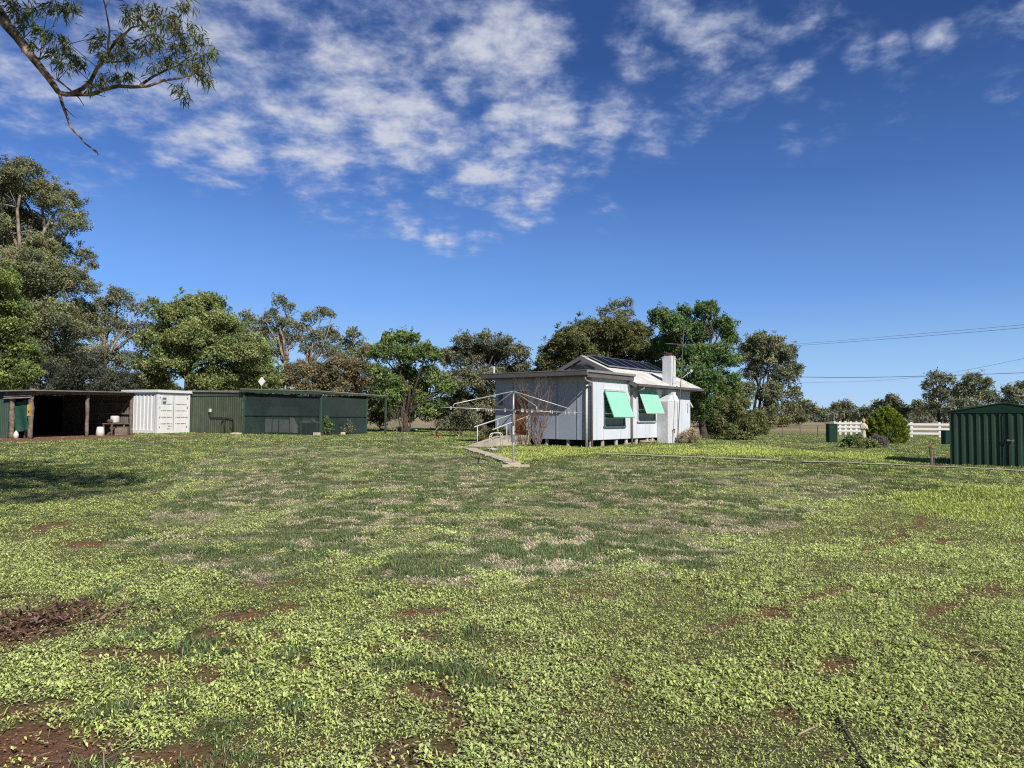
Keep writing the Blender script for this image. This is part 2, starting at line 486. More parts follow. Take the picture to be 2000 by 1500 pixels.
L.new(cfac, cm.inputs['Factor']); L.new(grade.outputs['Result'], cm.inputs['A']); L.new(c10.outputs['Result'], cm.inputs['B'])
rv = N.new('ShaderNodeVectorMath'); rv.operation = 'SCALE'; L.new(cm.outputs['Result'], rv.inputs[0]); L.new(rear.outputs['Result'], rv.inputs['Scale'])
L.new(rv.outputs[0], bg.inputs['Color'])
w.cycles.sampling_method = 'MANUAL'; w.cycles.sample_map_resolution = 512

# ------------------------------------------------------------------ ground masks
def polyw(pts): return np.array([[*(G(x, y).xy)] for x, y in pts])


def inpoly(poly, x, y):
    ins = np.zeros(x.shape, bool)
    n = len(poly); j = n - 1
    for i in range(n):
        xi, yi = poly[i]; xj, yj = poly[j]
        c = ((yi > y) != (yj > y)) & (x < (xj - xi) * (y - yi) / (yj - yi + 1e-12) + xi)
        ins ^= c; j = i
    return ins


DRY = polyw([(395, 905), (335, 960), (300, 1000), (240, 1045), (300, 1085), (420, 1110), (560, 1125), (700, 1115), (850, 1140), (1000, 1125), (1150, 1140), (1280, 1130),
             (1400, 1080), (1550, 1020), (1650, 970), (1745, 932), (1600, 925), (1400, 908), (1150, 900), (1030, 916), (900, 886), (600, 868), (430, 876)])
LUSH = polyw([(960, 903), (1000, 874), (1160, 876), (1330, 872), (1700, 882), (1850, 906), (1500, 893), (1165, 886), (1020, 903)])
LUSH2 = polyw([(1780, 965), (1860, 945), (2030, 950), (2060, 1015), (1900, 1020), (1800, 1000)])
TRACK = polyw([(1280, 1135), (1420, 1085), (1560, 1022), (1660, 972), (1760, 930), (2100, 930), (2300, 1100), (2400, 1520), (1400, 1520), (1100, 1330)])
SHEDS = polyw([(-60, 865), (60, 863), (170, 858.5), (262, 853), (260, 846), (30, 846), (-60, 850)])
LITTER = G(70, 1218)


def ell(x, y, px, py, rx, ry):
    """soft ellipse on the ground measured in the photo"""
    c = G(px, py); a = G(px + rx, py); b = G(px, py - ry)
    R1 = max((a - c).length, .05); R2 = max((b - c).length, .05)
    return np.clip(1.35 - np.sqrt(((x - c.x) / R1) ** 2 + ((y - c.y) / R2) ** 2), 0, 1)


BARE = [(40, 1382, 85, 22), (150, 1452, 130, 30), (20, 1470, 130, 45), (300, 1488, 150, 20), (70, 1215, 105, 38), (205, 1283, 26, 8), (420, 1235, 42, 8), (300, 1232, 24, 6), (430, 1262, 35, 8),
        (840, 1243, 50, 9), (560, 1240, 30, 7), (490, 1143, 28, 9), (735, 1265, 22, 10), (480, 1265, 28, 9), (285, 1340, 30, 8), (340, 1370, 20, 9), (420, 1310, 40, 10), (610, 1300, 24, 8), (470, 1205, 55, 9),
        (1550, 1310, 28, 10), (1640, 1300, 40, 12), (1210, 1345, 18, 9), (1080, 1350, 40, 8), (1330, 1365, 20, 7), (1185, 1165, 24, 7), (1585, 1165, 20, 7), (1700, 1160, 22, 6), (1530, 1445, 25, 10), (1330, 1490, 22, 10),
        (1115, 1165, 22, 6), (1540, 1395, 30, 8), (360, 855, 40, 4), (250, 856, 40, 2), (460, 845, 40, 2), (820, 1140, 30, 8), (830, 1195, 40, 7), (545, 1190, 40, 9), (90, 1030, 30, 8), (170, 1060, 60, 7), (600, 1475, 35, 8), (850, 1480, 40, 8),
        (1930, 1165, 30, 6), (1860, 1060, 40, 4), (1700, 1100, 12, 4)]
RUTS = [((1385, 1232), (1450, 1215), (1510, 1195), (1560, 1178), (1620, 1165), (1650, 1150)), ((1690, 1180 - 100), (1730, 1060), (1790, 1030), (1815, 1005)), ((1640, 1025), (1700, 1030), (1740, 1035)),
        ((1830, 1200), (1900, 1165), (1960, 1140))]


def masks(x, y):
    wx = x + (fbm(x, y, 1.1, 3, 41) - .5) * 1.1; wy = y + (fbm(x, y, 1.1, 3, 77) - .5) * 1.6
    dry = inpoly(DRY, wx, wy).astype(float)
    bare = np.zeros(x.shape)
    wx2 = x + (fbm(x, y, .3, 3, 91) - .5) * .35; wy2 = y + (fbm(x, y, .3, 3, 93) - .5) * .5
    for e in BARE: bare = np.maximum(bare, ell(wx2, wy2, *e))
    sx_ = inpoly(SHEDS, wx2, wy2)
    bare = np.maximum(bare, sx_ * 1.0)
    # general speckle of soil through the clover, stronger lower left
    sp = sst(.655, .75, fbm(x, y * .8, .42, 3, 123))
    bare = np.maximum(bare, sp * .8 * (1 - .55 * sst(-1.5, 3, x)) * (1 - sst(5, 8, y)))
    lush = (inpoly(LUSH, wx, wy) | inpoly(LUSH2, wx, wy)).astype(float)
    track = inpoly(TRACK, wx2, wy2).astype(float)
    return dry, bare, lush, track


def rutmask(x, y):
    r = np.zeros(x.shape)
    xx = x + (fbm(x, y, .25, 2, 301) - .5) * .25; yy = y + (fbm(x, y, .25, 2, 303) - .5) * .25
    for poly in RUTS:
        pts = [G(*p) for p in poly]
        for a, b in zip(pts[:-1], pts[1:]):
            dx, dy = b.x - a.x, b.y - a.y
            t = np.clip(((xx - a.x) * dx + (yy - a.y) * dy) / (dx * dx + dy * dy), 0, 1)
            d = np.hypot(xx - a.x - t * dx, yy - a.y - t * dy)
            r = np.maximum(r, 1 - sst(.03, .13, d))
    return r


# ------------------------------------------------------------------ ground sheet
def axis(a, b, fine, n):
    return a


ys = np.concatenate([np.array([-400, -150, -60, -25, -10, -4, -1]), np.arange(.5, 9, .09), np.arange(9, 16, .14), np.arange(16, 36, .3), np.arange(36, 80, 1.0),
                     np.arange(80, 220, 5), np.array([220, 260, 330, 450, 700, 1200, 2500, 5000])])
xs = np.concatenate([np.array([-5000, -2000, -900, -450, -250, -150, -100, -75]), np.arange(-60, -26, 2.), np.arange(-26, -9, .4), np.arange(-9, 9, .1), np.arange(9, 26, .4), np.arange(26, 62, 2.),
                     np.array([75, 100, 150, 250, 450, 900, 2000, 5000])])
XX, YY = np.meshgrid(xs, ys)
gx = XX.ravel(); gy = YY.ravel()
dry, bare, lush, track = masks(gx, gy)
ruts = rutmask(gx, gy)
gzv = Gz(gx, gy) - .02 * bare * (gy < 12) - .015 * ruts
me = bpy.data.meshes.new('ground')
nx_, ny_ = len(xs), len(ys)
idx = np.arange(nx_ * ny_).reshape(ny_, nx_)
fq = np.stack([idx[:-1, :-1], idx[:-1, 1:], idx[1:, 1:], idx[1:, :-1]], -1).reshape(-1, 4)
me.vertices.add(nx_ * ny_); me.loops.add(fq.size); me.polygons.add(len(fq))
me.vertices.foreach_set('co', np.stack([gx, gy, gzv], -1).astype(np.float32).ravel())
me.loops.foreach_set('vertex_index', fq.astype(np.int32).ravel())
me.polygons.foreach_set('loop_start', np.arange(0, fq.size, 4, dtype=np.int32))
me.polygons.foreach_set('loop_total', np.full(len(fq), 4, dtype=np.int32))
me.polygons.foreach_set('use_smooth', np.ones(len(fq), bool))
at = me.color_attributes.new('mask', 'FLOAT_COLOR', 'POINT')
cc = np.stack([dry, np.clip(bare + ruts * .8, 0, 1), sst(66, 84, gy) , np.ones_like(dry)], -1)
at.data.foreach_set('color', cc.astype(np.float32).ravel())
me.update(calc_edges=True)


def ground_mat():
    m, nt, N, L, b = nodes_of('lawn_ground')
    tc = N.new('ShaderNodeTexCoord')
    at = N.new('ShaderNodeAttribute'); at.attribute_name = 'mask'
    sp = N.new('ShaderNodeSeparateColor'); L.new(at.outputs['Color'], sp.inputs[0])

    def noise(s, d=6, r=.6):
        n = N.new('ShaderNodeTexNoise'); n.inputs['Scale'].default_value = s; n.inputs['Detail'].default_value = d; n.inputs['Roughness'].default_value = r
        L.new(tc.outputs['Object'], n.inputs['Vector']); return n.outputs['Fac']

    def rampn(f, a, ca, c, cb):
        r = N.new('ShaderNodeValToRGB'); r.color_ramp.elements[0].position = a; r.color_ramp.elements[0].color = (*ca, 1)
        r.color_ramp.elements[1].position = c; r.color_ramp.elements[1].color = (*cb, 1); L.new(f, r.inputs['Fac']); return r.outputs['Color']

    def mixc(f, a, c):
        mx = N.new('ShaderNodeMix'); mx.data_type = 'RGBA'
        L.new(f, mx.inputs['Factor']); L.new(a, mx.inputs['A']); L.new(c, mx.inputs['B']); return mx.outputs['Result']
    soil = rampn(noise(26, 8, .75), .3, (.15, .075, .045), .72, (.47, .245, .145))
    soil = mixc(rampn(noise(2.3), .5, (0, 0, 0), .68, (.7, .7, .7)), soil, rampn(noise(40), .3, (.15, .115, .095), .7, (.36, .29, .23)))
    straw = rampn(noise(14), .3, (.27, .25, .14), .7, (.60, .54, .36))
    green = rampn(noise(11), .3, (.09, .095, .04), .7, (.28, .29, .12))
    lawn = mixc(rampn(noise(5), .5, (0, 0, 0), .72, (.8, .8, .8)), green, soil)
    dryc = mixc(rampn(noise(4), .38, (0, 0, 0), .66, (1, 1, 1)), straw, green)
    c = mixc(sp.outputs[0], lawn, dryc)
    c = mixc(sp.outputs[1], c, soil)
    far = rampn(noise(.12), .35, (.26, .25, .11), .65, (.44, .34, .23))
    c = mixc(sp.outputs[2], c, far)
    L.new(c, b.inputs['Base Color'])
    b.inputs['Roughness'].default_value = .95; b.inputs['Specular IOR Level'].default_value = .1
    bp = N.new('ShaderNodeBump'); bp.inputs['Strength'].default_value = 1.; bp.inputs['Distance'].default_value = .06
    L.new(noise(34, 8, .7), bp.inputs['Height']); L.new(bp.outputs['Normal'], b.inputs['Normal'])
    return m


ground = link_mesh('ground', me, ground_mat(), None)
ground['kind'] = 'structure'

# ------------------------------------------------------------------ ground plants
def unit(a): return a / np.maximum(np.linalg.norm(a, axis=-1, keepdims=True), 1e-9)


def leaves(c, ax, L_, W_, up=None, mid=.5, droop=0.):
    """rhombus leaves: base c, direction ax"""
    n = len(c)
    if up is None: up = np.tile(np.array((0, 0, 1.)), (n, 1))
    side = np.cross(ax, up); side = unit(side + 1e-6)
    Lc = L_[:, None]; Wc = W_[:, None]
    V = np.empty((n, 4, 3))
    V[:, 0] = c
    mp = c + ax * Lc * mid
    V[:, 1] = mp + side * Wc * .5
    V[:, 2] = c + ax * Lc
    V[:, 2, 2] -= droop * L_
    V[:, 3] = mp - side * Wc * .5
    return V


def scatter(y0, y1, density, margin=1.6, k=.78):
    A = (y1 - y0) * (k * (y0 + y1) + 2 * margin)
    n = int(A * density)
    y = RNG.uniform(y0, y1, int(n * 1.25)); hw = k * y1 + margin
    x = RNG.uniform(-hw, hw, len(y))
    keep = np.abs(x) < k * y + margin
    # keep overall density uniform
    x = x[keep]; y = y[keep]
    return x, y


C_CLOVER = np.array((.70, .79, .30)); C_CLOVER2 = np.array((.56, .67, .22)); C_GREEN = np.array((.50, .58, .19))
C_COUCH = np.array((.165, .235, .088)); C_STRAW = np.array((.80, .72, .52)); C_DEAD = np.array((.36, .28, .22)); C_LUSH = np.array((.52, .60, .17))

HOUSE_POLY = np.array([(3.12, 28), (3.12 + .616 * 9.3, 28 + .788 * 9.3), (3.12 + .616 * 9.3 - .788 * 4.8, 28 + .788 * 9.3 + .616 * 4.8), (3.12 - .788 * 4.85, 28 + .616 * 4.85)])

PATHS = [(G(1165, 887), G(1525, 902), .24), (G(1568, 903.5), G(1850, 914), .24), (G(912, 876), G(1010, 910), .22), (G(1003, 910), G(1040, 911), .25), (G(1842, 912), G(2080, 925), .2), (Vector((1.4, 26.9, 0)), Vector((-.6, 30, 0)), .0)]


def pathmask(x, y):
    r = np.zeros(x.shape, bool)
    for a, b, w_ in PATHS:
        dx, dy = b.x - a.x, b.y - a.y
        t = np.clip(((x - a.x) * dx + (y - a.y) * dy) / (dx * dx + dy * dy), 0, 1)
        r |= np.hypot(x - a.x - t * dx, y - a.y - t * dy) < w_ * (.75 + .5 * vnoise(x / .5, y / .5, 55))
    return r


quadsV = []; quadsC = []
zones = [(1.9, 3.2, 1400, 1.0), (3.2, 4.6, 1400, 1.0), (4.6, 6.5, 1150, 1.05), (6.5, 9, 800, 1.2), (9, 13, 540, 1.4), (13, 19, 330, 1.75), (19, 28, 180, 2.25), (28, 42, 84, 3.1), (42, 70, 24, 4.8)]
for (y0, y1, dn_, s_) in zones:
    x, y = scatter(y0, y1, dn_)
    dry, bare, lush, track = masks(x, y)
    ruts = rutmask(x, y)
    # plants are sparse on bare soil
    rnd = RNG.random(len(x))
    keep = rnd > np.clip(bare * 1.2, 0, .955)
    keep &= ~pathmask(x, y)
    keep &= RNG.random(len(x)) > ruts * .85
    keep &= ~inpoly(HOUSE_POLY, x, y)
    x, y, dry, bare, lush, track = [a[keep] for a in (x, y, dry, bare, lush, track)]
    n = len(x)
    nz = fbm(x, y * .8, .24, 3, 201); nz2 = fbm(x, y, 1.7, 3, 211); nz3 = fbm(x, y, .22, 2, 221); nzb = fbm(x, y, 3.5, 3, 231)
    kind = np.zeros(n, int)                      # 0 clover 1 mid green weed 2 couch 3 straw 4 lush grass
    kind[(nz2 + RNG.normal(0, .07, n)) > .56] = 1
    kind[(track > .5) & (nz2 + RNG.normal(0, .12, n) > .37)] = 1
    d_ = dry > .5
    kd = np.where(nz + (nzb - .5) * .12 + RNG.normal(0, .02, n) > .472, 2, 3)
    clov = (fbm(x, y, 1.3, 3, 241) + nz3 * .3 - .15 + RNG.normal(0, .04, n)) > .63
    kd = np.where(clov, 0, kd)
    kd = np.where((nz2 > .66) & (kd == 3), 1, kd)
    kind = np.where(d_, kd, kind)
    kind = np.where((dry < .5) & (nz > .64) & (track < .5) & (nz2 > .50), 2, kind)
    kind = np.where((dry < .5) & (RNG.random(n) < .08), 4, kind)
    kind = np.where(lush > .5, 4, kind)
    fr = sst(13, 22, y) * (dry < .5) * (RNG.random(n) < .6)
    kind = np.where((fr > .5) & (kind == 0), 4, kind)
    farmix = (y > 14) & (dry < .5) & (lush < .5)
    kind = np.where(farmix & (nz + RNG.normal(0, .05, n) > .50), 2, kind)
    kind = np.where(farmix & (nz < .36) & (nz2 > .5), 3, kind)
    z = Gz(x, y)
    nl = 6
    cx_ = np.repeat(x, nl); cy_ = np.repeat(y, nl); cz_ = np.repeat(z, nl); kk = np.repeat(kind, nl)
    m = len(cx_)
    az = RNG.uniform(0, 2 * PI, m)
    grass = np.isin(kk, (2, 3, 4))
    el = np.where(grass, RNG.uniform(.3, 1.2, m), RNG.uniform(.05, .85, m))
    el = np.where(kk == 3, RNG.uniform(.0, .7, m), el)
    ax = np.stack([np.cos(az) * np.cos(el), np.sin(az) * np.cos(el), np.sin(el)], -1)
    big = np.repeat(RNG.uniform(.6, 1.3, n) * (.72 + .62 * sst(.3, .7, fbm(x, y, .7, 3, 261))), nl)
    Ls = np.where(grass, RNG.uniform(.03, .065, m), RNG.uniform(.011, .024, m)) * big
    Ws = np.where(grass, .0045, Ls * RNG.uniform(.30, .62, m))
    Ls = np.where(kk == 4, Ls * np.where(np.repeat(lush, nl) > .5, 1.4, .8), Ls); Ws = np.where(kk == 4, .007, Ws)
    # farther plants are drawn as broader tufts, hardly taller
    Ls = Ls * (1 + (s_ - 1) * np.where(grass, .10, .30)); Ws = Ws * s_ * (1 + .10 * s_ * grass)
    hgt = np.where(grass, 0, RNG.uniform(.002, .035, m) * big)
    spread = .02 * s_
    c = np.stack([cx_ + RNG.normal(0, spread, m), cy_ + RNG.normal(0, spread, m), cz_ + hgt - .004], -1)
    V = leaves(c, ax, Ls, Ws, mid=.55, droop=.12)
    base = np.stack([C_CLOVER, C_GREEN * 1.15, C_COUCH, C_STRAW, C_LUSH])[kk]
    mixf = np.repeat(np.clip(nz * 1.6 - .15 + RNG.normal(0, .12, n), 0, 1), nl)[:, None]
    base = np.where((kk == 0)[:, None], C_CLOVER * mixf + C_CLOVER2 * (1 - mixf), base)
    base = np.where((kk == 4)[:, None], base * (.8 + .45 * np.repeat(nz2, nl)[:, None]), base)
    calm = (sst(7, 16, cy_) * .6)[:, None] * (kk == 0)[:, None]
    base = base * (1 - calm) + np.array((.52, .60, .20)) * calm
    dead = (RNG.random(m) < .06)[:, None]
    base = np.where(dead, C_DEAD, base)
    base = base * np.clip(RNG.normal(1, .13, m), .6, 1.4)[:, None] * (.85 + .3 * np.repeat(vnoise(x / 1.3, y / 1.3, 7), nl))[:, None]
    quadsV.append(V); quadsC.append(base)
lawn = quads_mesh('grass', np.concatenate(quadsV), np.concatenate(quadsC), M['herb'])
tag(lawn, 'low clover, couch grass and dry straw tufts covering the yard', 'grass', kind='stuff')


# longer tufts along the foot of the house and sheds
def tufts(segs, name, label, colr, h=(.08, .22), per=150, wid=.25):
    V = []; Cc = []
    for (a, b) in segs:
        a = Vector(a); b = Vector(b); n = int((b - a).length * per)
        t = RNG.random(n)
        x = a.x + (b.x - a.x) * t + RNG.normal(0, wid, n); y = a.y + (b.y - a.y) * t + RNG.normal(0, wid, n)
        kp = ~inpoly(HOUSE_POLY, x, y); x = x[kp]; y = y[kp]; n = len(x)
        az = RNG.uniform(0, 2 * PI, n); el = RNG.uniform(.7, 1.45, n)
        ax = np.stack([np.cos(az) * np.cos(el), np.sin(az) * np.cos(el), np.sin(el)], -1)
        L_ = RNG.uniform(h[0], h[1], n)
        c = np.stack([x, y, Gz(x, y) - .01], -1)
        V.append(leaves(c, ax, L_, np.full(n, .022), mid=.35, droop=.2))
        Cc.append(np.array(colr) * np.clip(RNG.normal(1, .25, n), .4, 1.7)[:, None])
    o = quads_mesh(name, np.concatenate(V), np.concatenate(Cc), M['herb'])
    return tag(o, label, 'grass', kind='stuff')


# ------------------------------------------------------------------ trees
BOOST = 3.0


def rand_dirs(n): return unit(RNG.normal(0, 1, (n, 3)))


def tree(name, label, cat, D, blobs, basepx, pal, lk=.0031, lai=2.5, aspect=.42, droop=.3, depth=.9, bark='bark', tr=.22, group=None,
         clump=.42, fill=.55, fork=.35, limbs=True, basey=None, forkpx=None, flat=.75, stems=1, airy=.0, thin=1.0):
    s = D / F
    bp = P(basepx, 815, D); bx, by = bp.x, bp.y
    if basey is not None:
        g_ = G(basepx, basey); bx, by = g_.x, g_.y; D = by; s = D / F
    bz = gz(bx, by)
    root = thing(name, (bx, by, bz - .03), label, cat, group)
    cen = []
    for b in blobs:
        r = b[2] * s * 1.2
        D2 = D + RNG.uniform(-1, 1) * depth * r * .9
        cen.append((P(b[0], b[1], D2), r, b[3] if len(b) > 3 else 1.0))
    # --- wood
    mb = MB()
    lowest = min(c.z - r * .5 for c, r, _ in cen); top = max(c.z for c, r, _ in cen)
    if limbs:
        mx = sum(c.x * r for c, r, _ in cen) / sum(r for _, r, _ in cen)
        for st in range(stems):
            sxo = (st - (stems - 1) / 2) * tr * 3
            zf = bz + (top - bz) * fork
            if forkpx: fp = P(forkpx[0], forkpx[1], D); fk = Vector((fp.x + sxo, by, fp.z))
            else: fk = Vector((bx * .6 + mx * .4 + sxo * 2, by + random.uniform(-.3, .3), zf))
            b0 = Vector((bx + sxo, by, bz - .15))
            mid = b0.lerp(fk, .5) + Vector((random.uniform(-.5, .5) * tr, random.uniform(-.5, .5) * tr, 0)) * 2
            mb.tube([b0, b0 + Vector((0, 0, .3)), mid, fk], [tr * 1.35, tr, tr * .88, tr * .75], 8)
            sel = cen[st::stems]
            for c, r, _ in sel:
                t0 = random.uniform(.45, 1.0)
                p0 = mid.lerp(fk, t0)
                dv = c - p0
                p1 = p0 + dv * .35 + Vector((random.uniform(-.1, .1), random.uniform(-.1, .1), .10)) * dv.length
                p2 = p0 + dv * .7 + Vector((random.uniform(-.08, .08), random.uniform(-.08, .08), .06)) * dv.length
                r0 = min(tr * .55, .05 + .035 * r + .012 * dv.length)
                mb.tube([p0, p1, p2, c], [r0, r0 * .75, r0 * .5, r0 * .25], 6)
                for k in range(5):
                    q0 = p2.lerp(c, random.uniform(0, 1))
                    dd = Vector(rand_dirs(1)[0]); dd.z = abs(dd.z) * .8
                    mb.tube([q0, q0 + dd * r * .45 + Vector((0, 0, .05 * r)), q0 + dd * r * .85], [r0 * .28, r0 * .18, r0 * .07], 4)
        mb.build('trunk', M[bark], root, True)
    # --- crown
    Vs = []; Cs = []
    pal = np.array(pal) * BOOST * np.array((.90, 1.0, 1.08))
    Lm = lk * D
    for c, r, dm in cen:
        c = np.array(c)
        cr = max(r * clump * .8, Lm * 1.1)
        ncl = max(5, int(3.2 * (r / cr) ** 2 * (1 - airy)))
        d = rand_dirs(ncl); d[:, 2] = np.where(d[:, 2] < -.3, -d[:, 2], d[:, 2])
        cc_ = c + d * (r * (1 - clump * .55)) * (RNG.uniform(.45, 1, ncl) ** .5)[:, None] * np.array((1, 1, .92))
        nsat = max(2, ncl // 4)            # small sprigs breaking the outline
        ds = rand_dirs(nsat); ds[:, 2] = np.where(ds[:, 2] < -.4, -ds[:, 2], ds[:, 2])
        cc_ = np.concatenate([cc_, c + ds * (r * RNG.uniform(.92, 1.12, nsat))[:, None]])
        crr = np.concatenate([cr * RNG.uniform(.6, 1.15, ncl), cr * RNG.uniform(.35, .6, nsat)])
        ncl += nsat
        area = .5 * Lm * Lm * aspect * .5
        nleaf = np.maximum((lai * dm * PI * crr ** 2 / area / 3.0).astype(int), 6)
        ids = np.repeat(np.arange(ncl), nleaf); n = len(ids)
        dl = rand_dirs(n); rad = RNG.uniform(.15, 1.0, n) ** .45
        ofs = dl * (crr[ids] * rad)[:, None]; ofs[:, 2] *= flat
        p = cc_[ids] + ofs
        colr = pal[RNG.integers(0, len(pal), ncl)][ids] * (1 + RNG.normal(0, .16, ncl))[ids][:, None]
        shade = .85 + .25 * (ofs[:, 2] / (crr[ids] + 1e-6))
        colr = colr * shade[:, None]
        # fill leaves deeper in the blob, darkened to paint in the crown's inner shade
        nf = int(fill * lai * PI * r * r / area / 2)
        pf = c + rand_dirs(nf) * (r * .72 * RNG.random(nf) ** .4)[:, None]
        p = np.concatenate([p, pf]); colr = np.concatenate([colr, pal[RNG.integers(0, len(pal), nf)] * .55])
        n = len(p)
        a = rand_dirs(n); a[:, 2] -= droop; a = unit(a)
        up = rand_dirs(n) * .9 + unit(p - c) * .7 + np.array((0, 0, .35))
        Ls = Lm * RNG.uniform(.6, 1.35, n)
        Vs.append(leaves(p, a, Ls, Ls * aspect, up))
        Cs.append(np.clip(colr * np.clip(RNG.normal(1, .22, n), .45, 1.8)[:, None], .004, .8))
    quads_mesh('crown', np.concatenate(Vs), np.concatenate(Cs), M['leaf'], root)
    return root


OLIVE = [(.100, .100, .050), (.125, .118, .058), (.082, .084, .046), (.135, .115, .060)]
GREYG = [(.095, .10, .06), (.12, .115, .07), (.075, .085, .055), (.14, .115, .07)]
OLVG = [(.105, .115, .040), (.13, .135, .048), (.085, .10, .036), (.15, .145, .055)]
GREEN = [(.078, .100, .030), (.095, .118, .034), (.060, .078, .027), (.125, .140, .042)]
DEEPG = [(.060, .092, .030), (.050, .076, .028), (.080, .110, .034), (.10, .12, .04)]
DARKO = [(.070, .068, .026), (.055, .058, .024), (.10, .085, .035), (.085, .09, .03)]
RUSTY = [(.125, .090, .048), (.095, .072, .040), (.15, .11, .052), (.08, .070, .038)]
BROWN = [(.108, .096, .060), (.085, .078, .048), (.13, .115, .068), (.082, .084, .046)]
SILV = [(.030, .032, .020), (.024, .026, .017), (.060, .060, .046), (.040, .038, .022)]
YELG = [(.105, .12, .034), (.08, .095, .028), (.14, .15, .042), (.06, .075, .024)]

BG = 'trees behind the sheds and house'
tree('gum_tree', 'tallest olive brown gum at the far left edge above the open shed', 'tree', 60,
     [(45, 348, 40, .8), (12, 395, 45), (118, 402, 42, .8), (140, 440, 28, .6), (30, 460, 65), (100, 500, 46), (165, 504, 20, .6), (55, 550, 70), (135, 560, 44), (182, 520, 11, .5), (15, 620, 70), (95, 640, 60), (155, 615, 32),
      (185, 655, 18, .6), (-60, 450, 100), (-60, 600, 120), (60, 700, 60, .7), (-130, 380, 90), (80, 380, 30, .6), (20, 345, 25, .6)], 75, OLIVE, bark='bark_pale', tr=.42, lai=2.1, clump=.32, forkpx=(70, 600), fill=.3)
tree('leafy_tree', 'bright yellow green tree at the left edge in front of the tall gum', 'tree', 46,
     [(5, 548, 30), (12, 600, 40), (-30, 560, 55), (22, 645, 28, .8), (-25, 690, 60), (42, 690, 34), (20, 735, 42), (52, 725, 24), (-60, 640, 80)], -20, YELG, aspect=.6, lai=2.2, tr=.2, droop=.1)
tree('gum_tree', 'thin pale limbed gum with sky gaps between the tall gum and the round olive tree', 'tree', 72,
     [(235, 590, 26, .6), (200, 600, 24, .6), (272, 605, 18, .5), (165, 640, 36, .6), (215, 640, 32, .55), (258, 652, 26, .5), (145, 700, 40, .7), (195, 700, 36, .55), (245, 712, 30, .5), (225, 573, 14, .5), (115, 720, 40, .8), (285, 640, 16, .4)],
     185, GREYG, bark='bark_pale', tr=.3, lai=2.0, clump=.34, fill=.25, forkpx=(200, 715))
tree('silvery_shrub', 'silvery grey shrub row with pale twigs just behind the open shed roof', 'shrub', 56,
     [(95, 738, 34, .7), (150, 742, 34, .7), (205, 745, 32, .7), (250, 748, 28, .7), (180, 715, 24, .4), (130, 765, 40), (220, 770, 40)], 170, SILV, bark='bark', tr=.12, lai=2.0, fill=.3, fork=.3)
tree('olive_tree', 'broad round olive green tree behind the white container', 'tree', 58,
     [(370, 610, 34), (332, 622, 34), (408, 600, 30), (425, 628, 28), (298, 592, 12, .5), (440, 655, 45), (380, 660, 52), (312, 672, 42), (482, 692, 44), (420, 708, 52), (338, 705, 42), (290, 722, 32), (502, 730, 40), (535, 742, 24), (460, 742, 42), (300, 750, 34), (400, 590, 18), (415, 752, 40)],
     366, OLVG, bark='bark', tr=.34, lai=2.2, clump=.38, forkpx=(368, 715), droop=.1, aspect=.5)
tree('gum_tree', 'small grey gum top peeping over the right shoulder of the olive tree', 'tree', 82,
     [(490, 632, 18, .5), (508, 650, 18, .5), (478, 618, 14, .4), (515, 680, 22, .5), (470, 650, 20, .6)], 500, GREYG, bark='bark_pale', tr=.2, lai=2.0, clump=.36, fill=.25)
tree('gum_tree', 'tall slim gum with a white leaning trunk behind the screened enclosure', 'tree', 70,
     [(548, 590, 15, .6), (566, 602, 12, .5), (530, 612, 13, .6), (520, 628, 14, .6), (556, 636, 22, .65), (526, 652, 18, .6), (578, 640, 14, .5), (562, 668, 22, .6), (538, 690, 20, .5), (588, 662, 12, .5), (520, 700, 16, .5)],
     572, GREYG + OLIVE[:2], bark='bark_pale', tr=.27, lai=2.0, clump=.38, fill=.28, forkpx=(551, 675))
tree('gum_tree', 'spreading gum with forked pale branches right of the white trunked gum', 'tree', 67,
     [(630, 612, 15, .6), (606, 622, 16, .6), (648, 616, 9, .5), (592, 642, 12, .5), (616, 660, 19, .6), (642, 655, 19, .65), (656, 664, 13, .6), (632, 684, 20, .65), (600, 682, 16, .5), (655, 690, 16, .6)],
     592, GREYG + OLIVE[:2], bark='bark_pale', tr=.2, lai=2.0, clump=.38, fill=.28, forkpx=(603, 705))
tree('gum_tree', 'short rounded gum left of the bright green tree', 'tree', 74,
     [(690, 655, 16, .7), (675, 676, 18, .7), (706, 676, 14, .6), (690, 698, 20, .7), (716, 692, 18, .6), (665, 700, 14)], 690, OLIVE, bark='bark_pale', tr=.18, lai=1.7, clump=.38, fill=.2)
tree('wattle_shrub', 'rusty brown dense thicket above the screened enclosure roof', 'shrub', 60,
     [(580, 728, 28), (620, 736, 32), (662, 722, 32), (700, 728, 30), (640, 760, 30), (680, 762, 30), (592, 765, 25), (722, 755, 25), (722, 690, 18, .7), (560, 745, 20), (745, 775, 22), (700, 790, 30), (650, 790, 30)], 655, RUSTY, tr=.15, lai=2.2, fill=.4, droop=.1)
tree('peppercorn_tree', 'bright green rounded tree right of the screened enclosure', 'tree', 50,
     [(760, 667, 20), (788, 662, 20), (808, 662, 13, .8), (745, 692, 24), (790, 702, 31), (830, 692, 24), (852, 698, 15, .8), (740, 732, 24), (790, 745, 36), (840, 742, 30), (765, 780, 26), (818, 788, 30), (868, 762, 20, .8), (858, 792, 18), (735, 765, 18), (882, 755, 12, .6), (755, 800, 22), (795, 808, 22), (835, 806, 22), (770, 755, 26), (810, 765, 28)],
     795, GREEN, tr=.22, lai=2.2, clump=.40, aspect=.55, droop=.15, fork=.22)
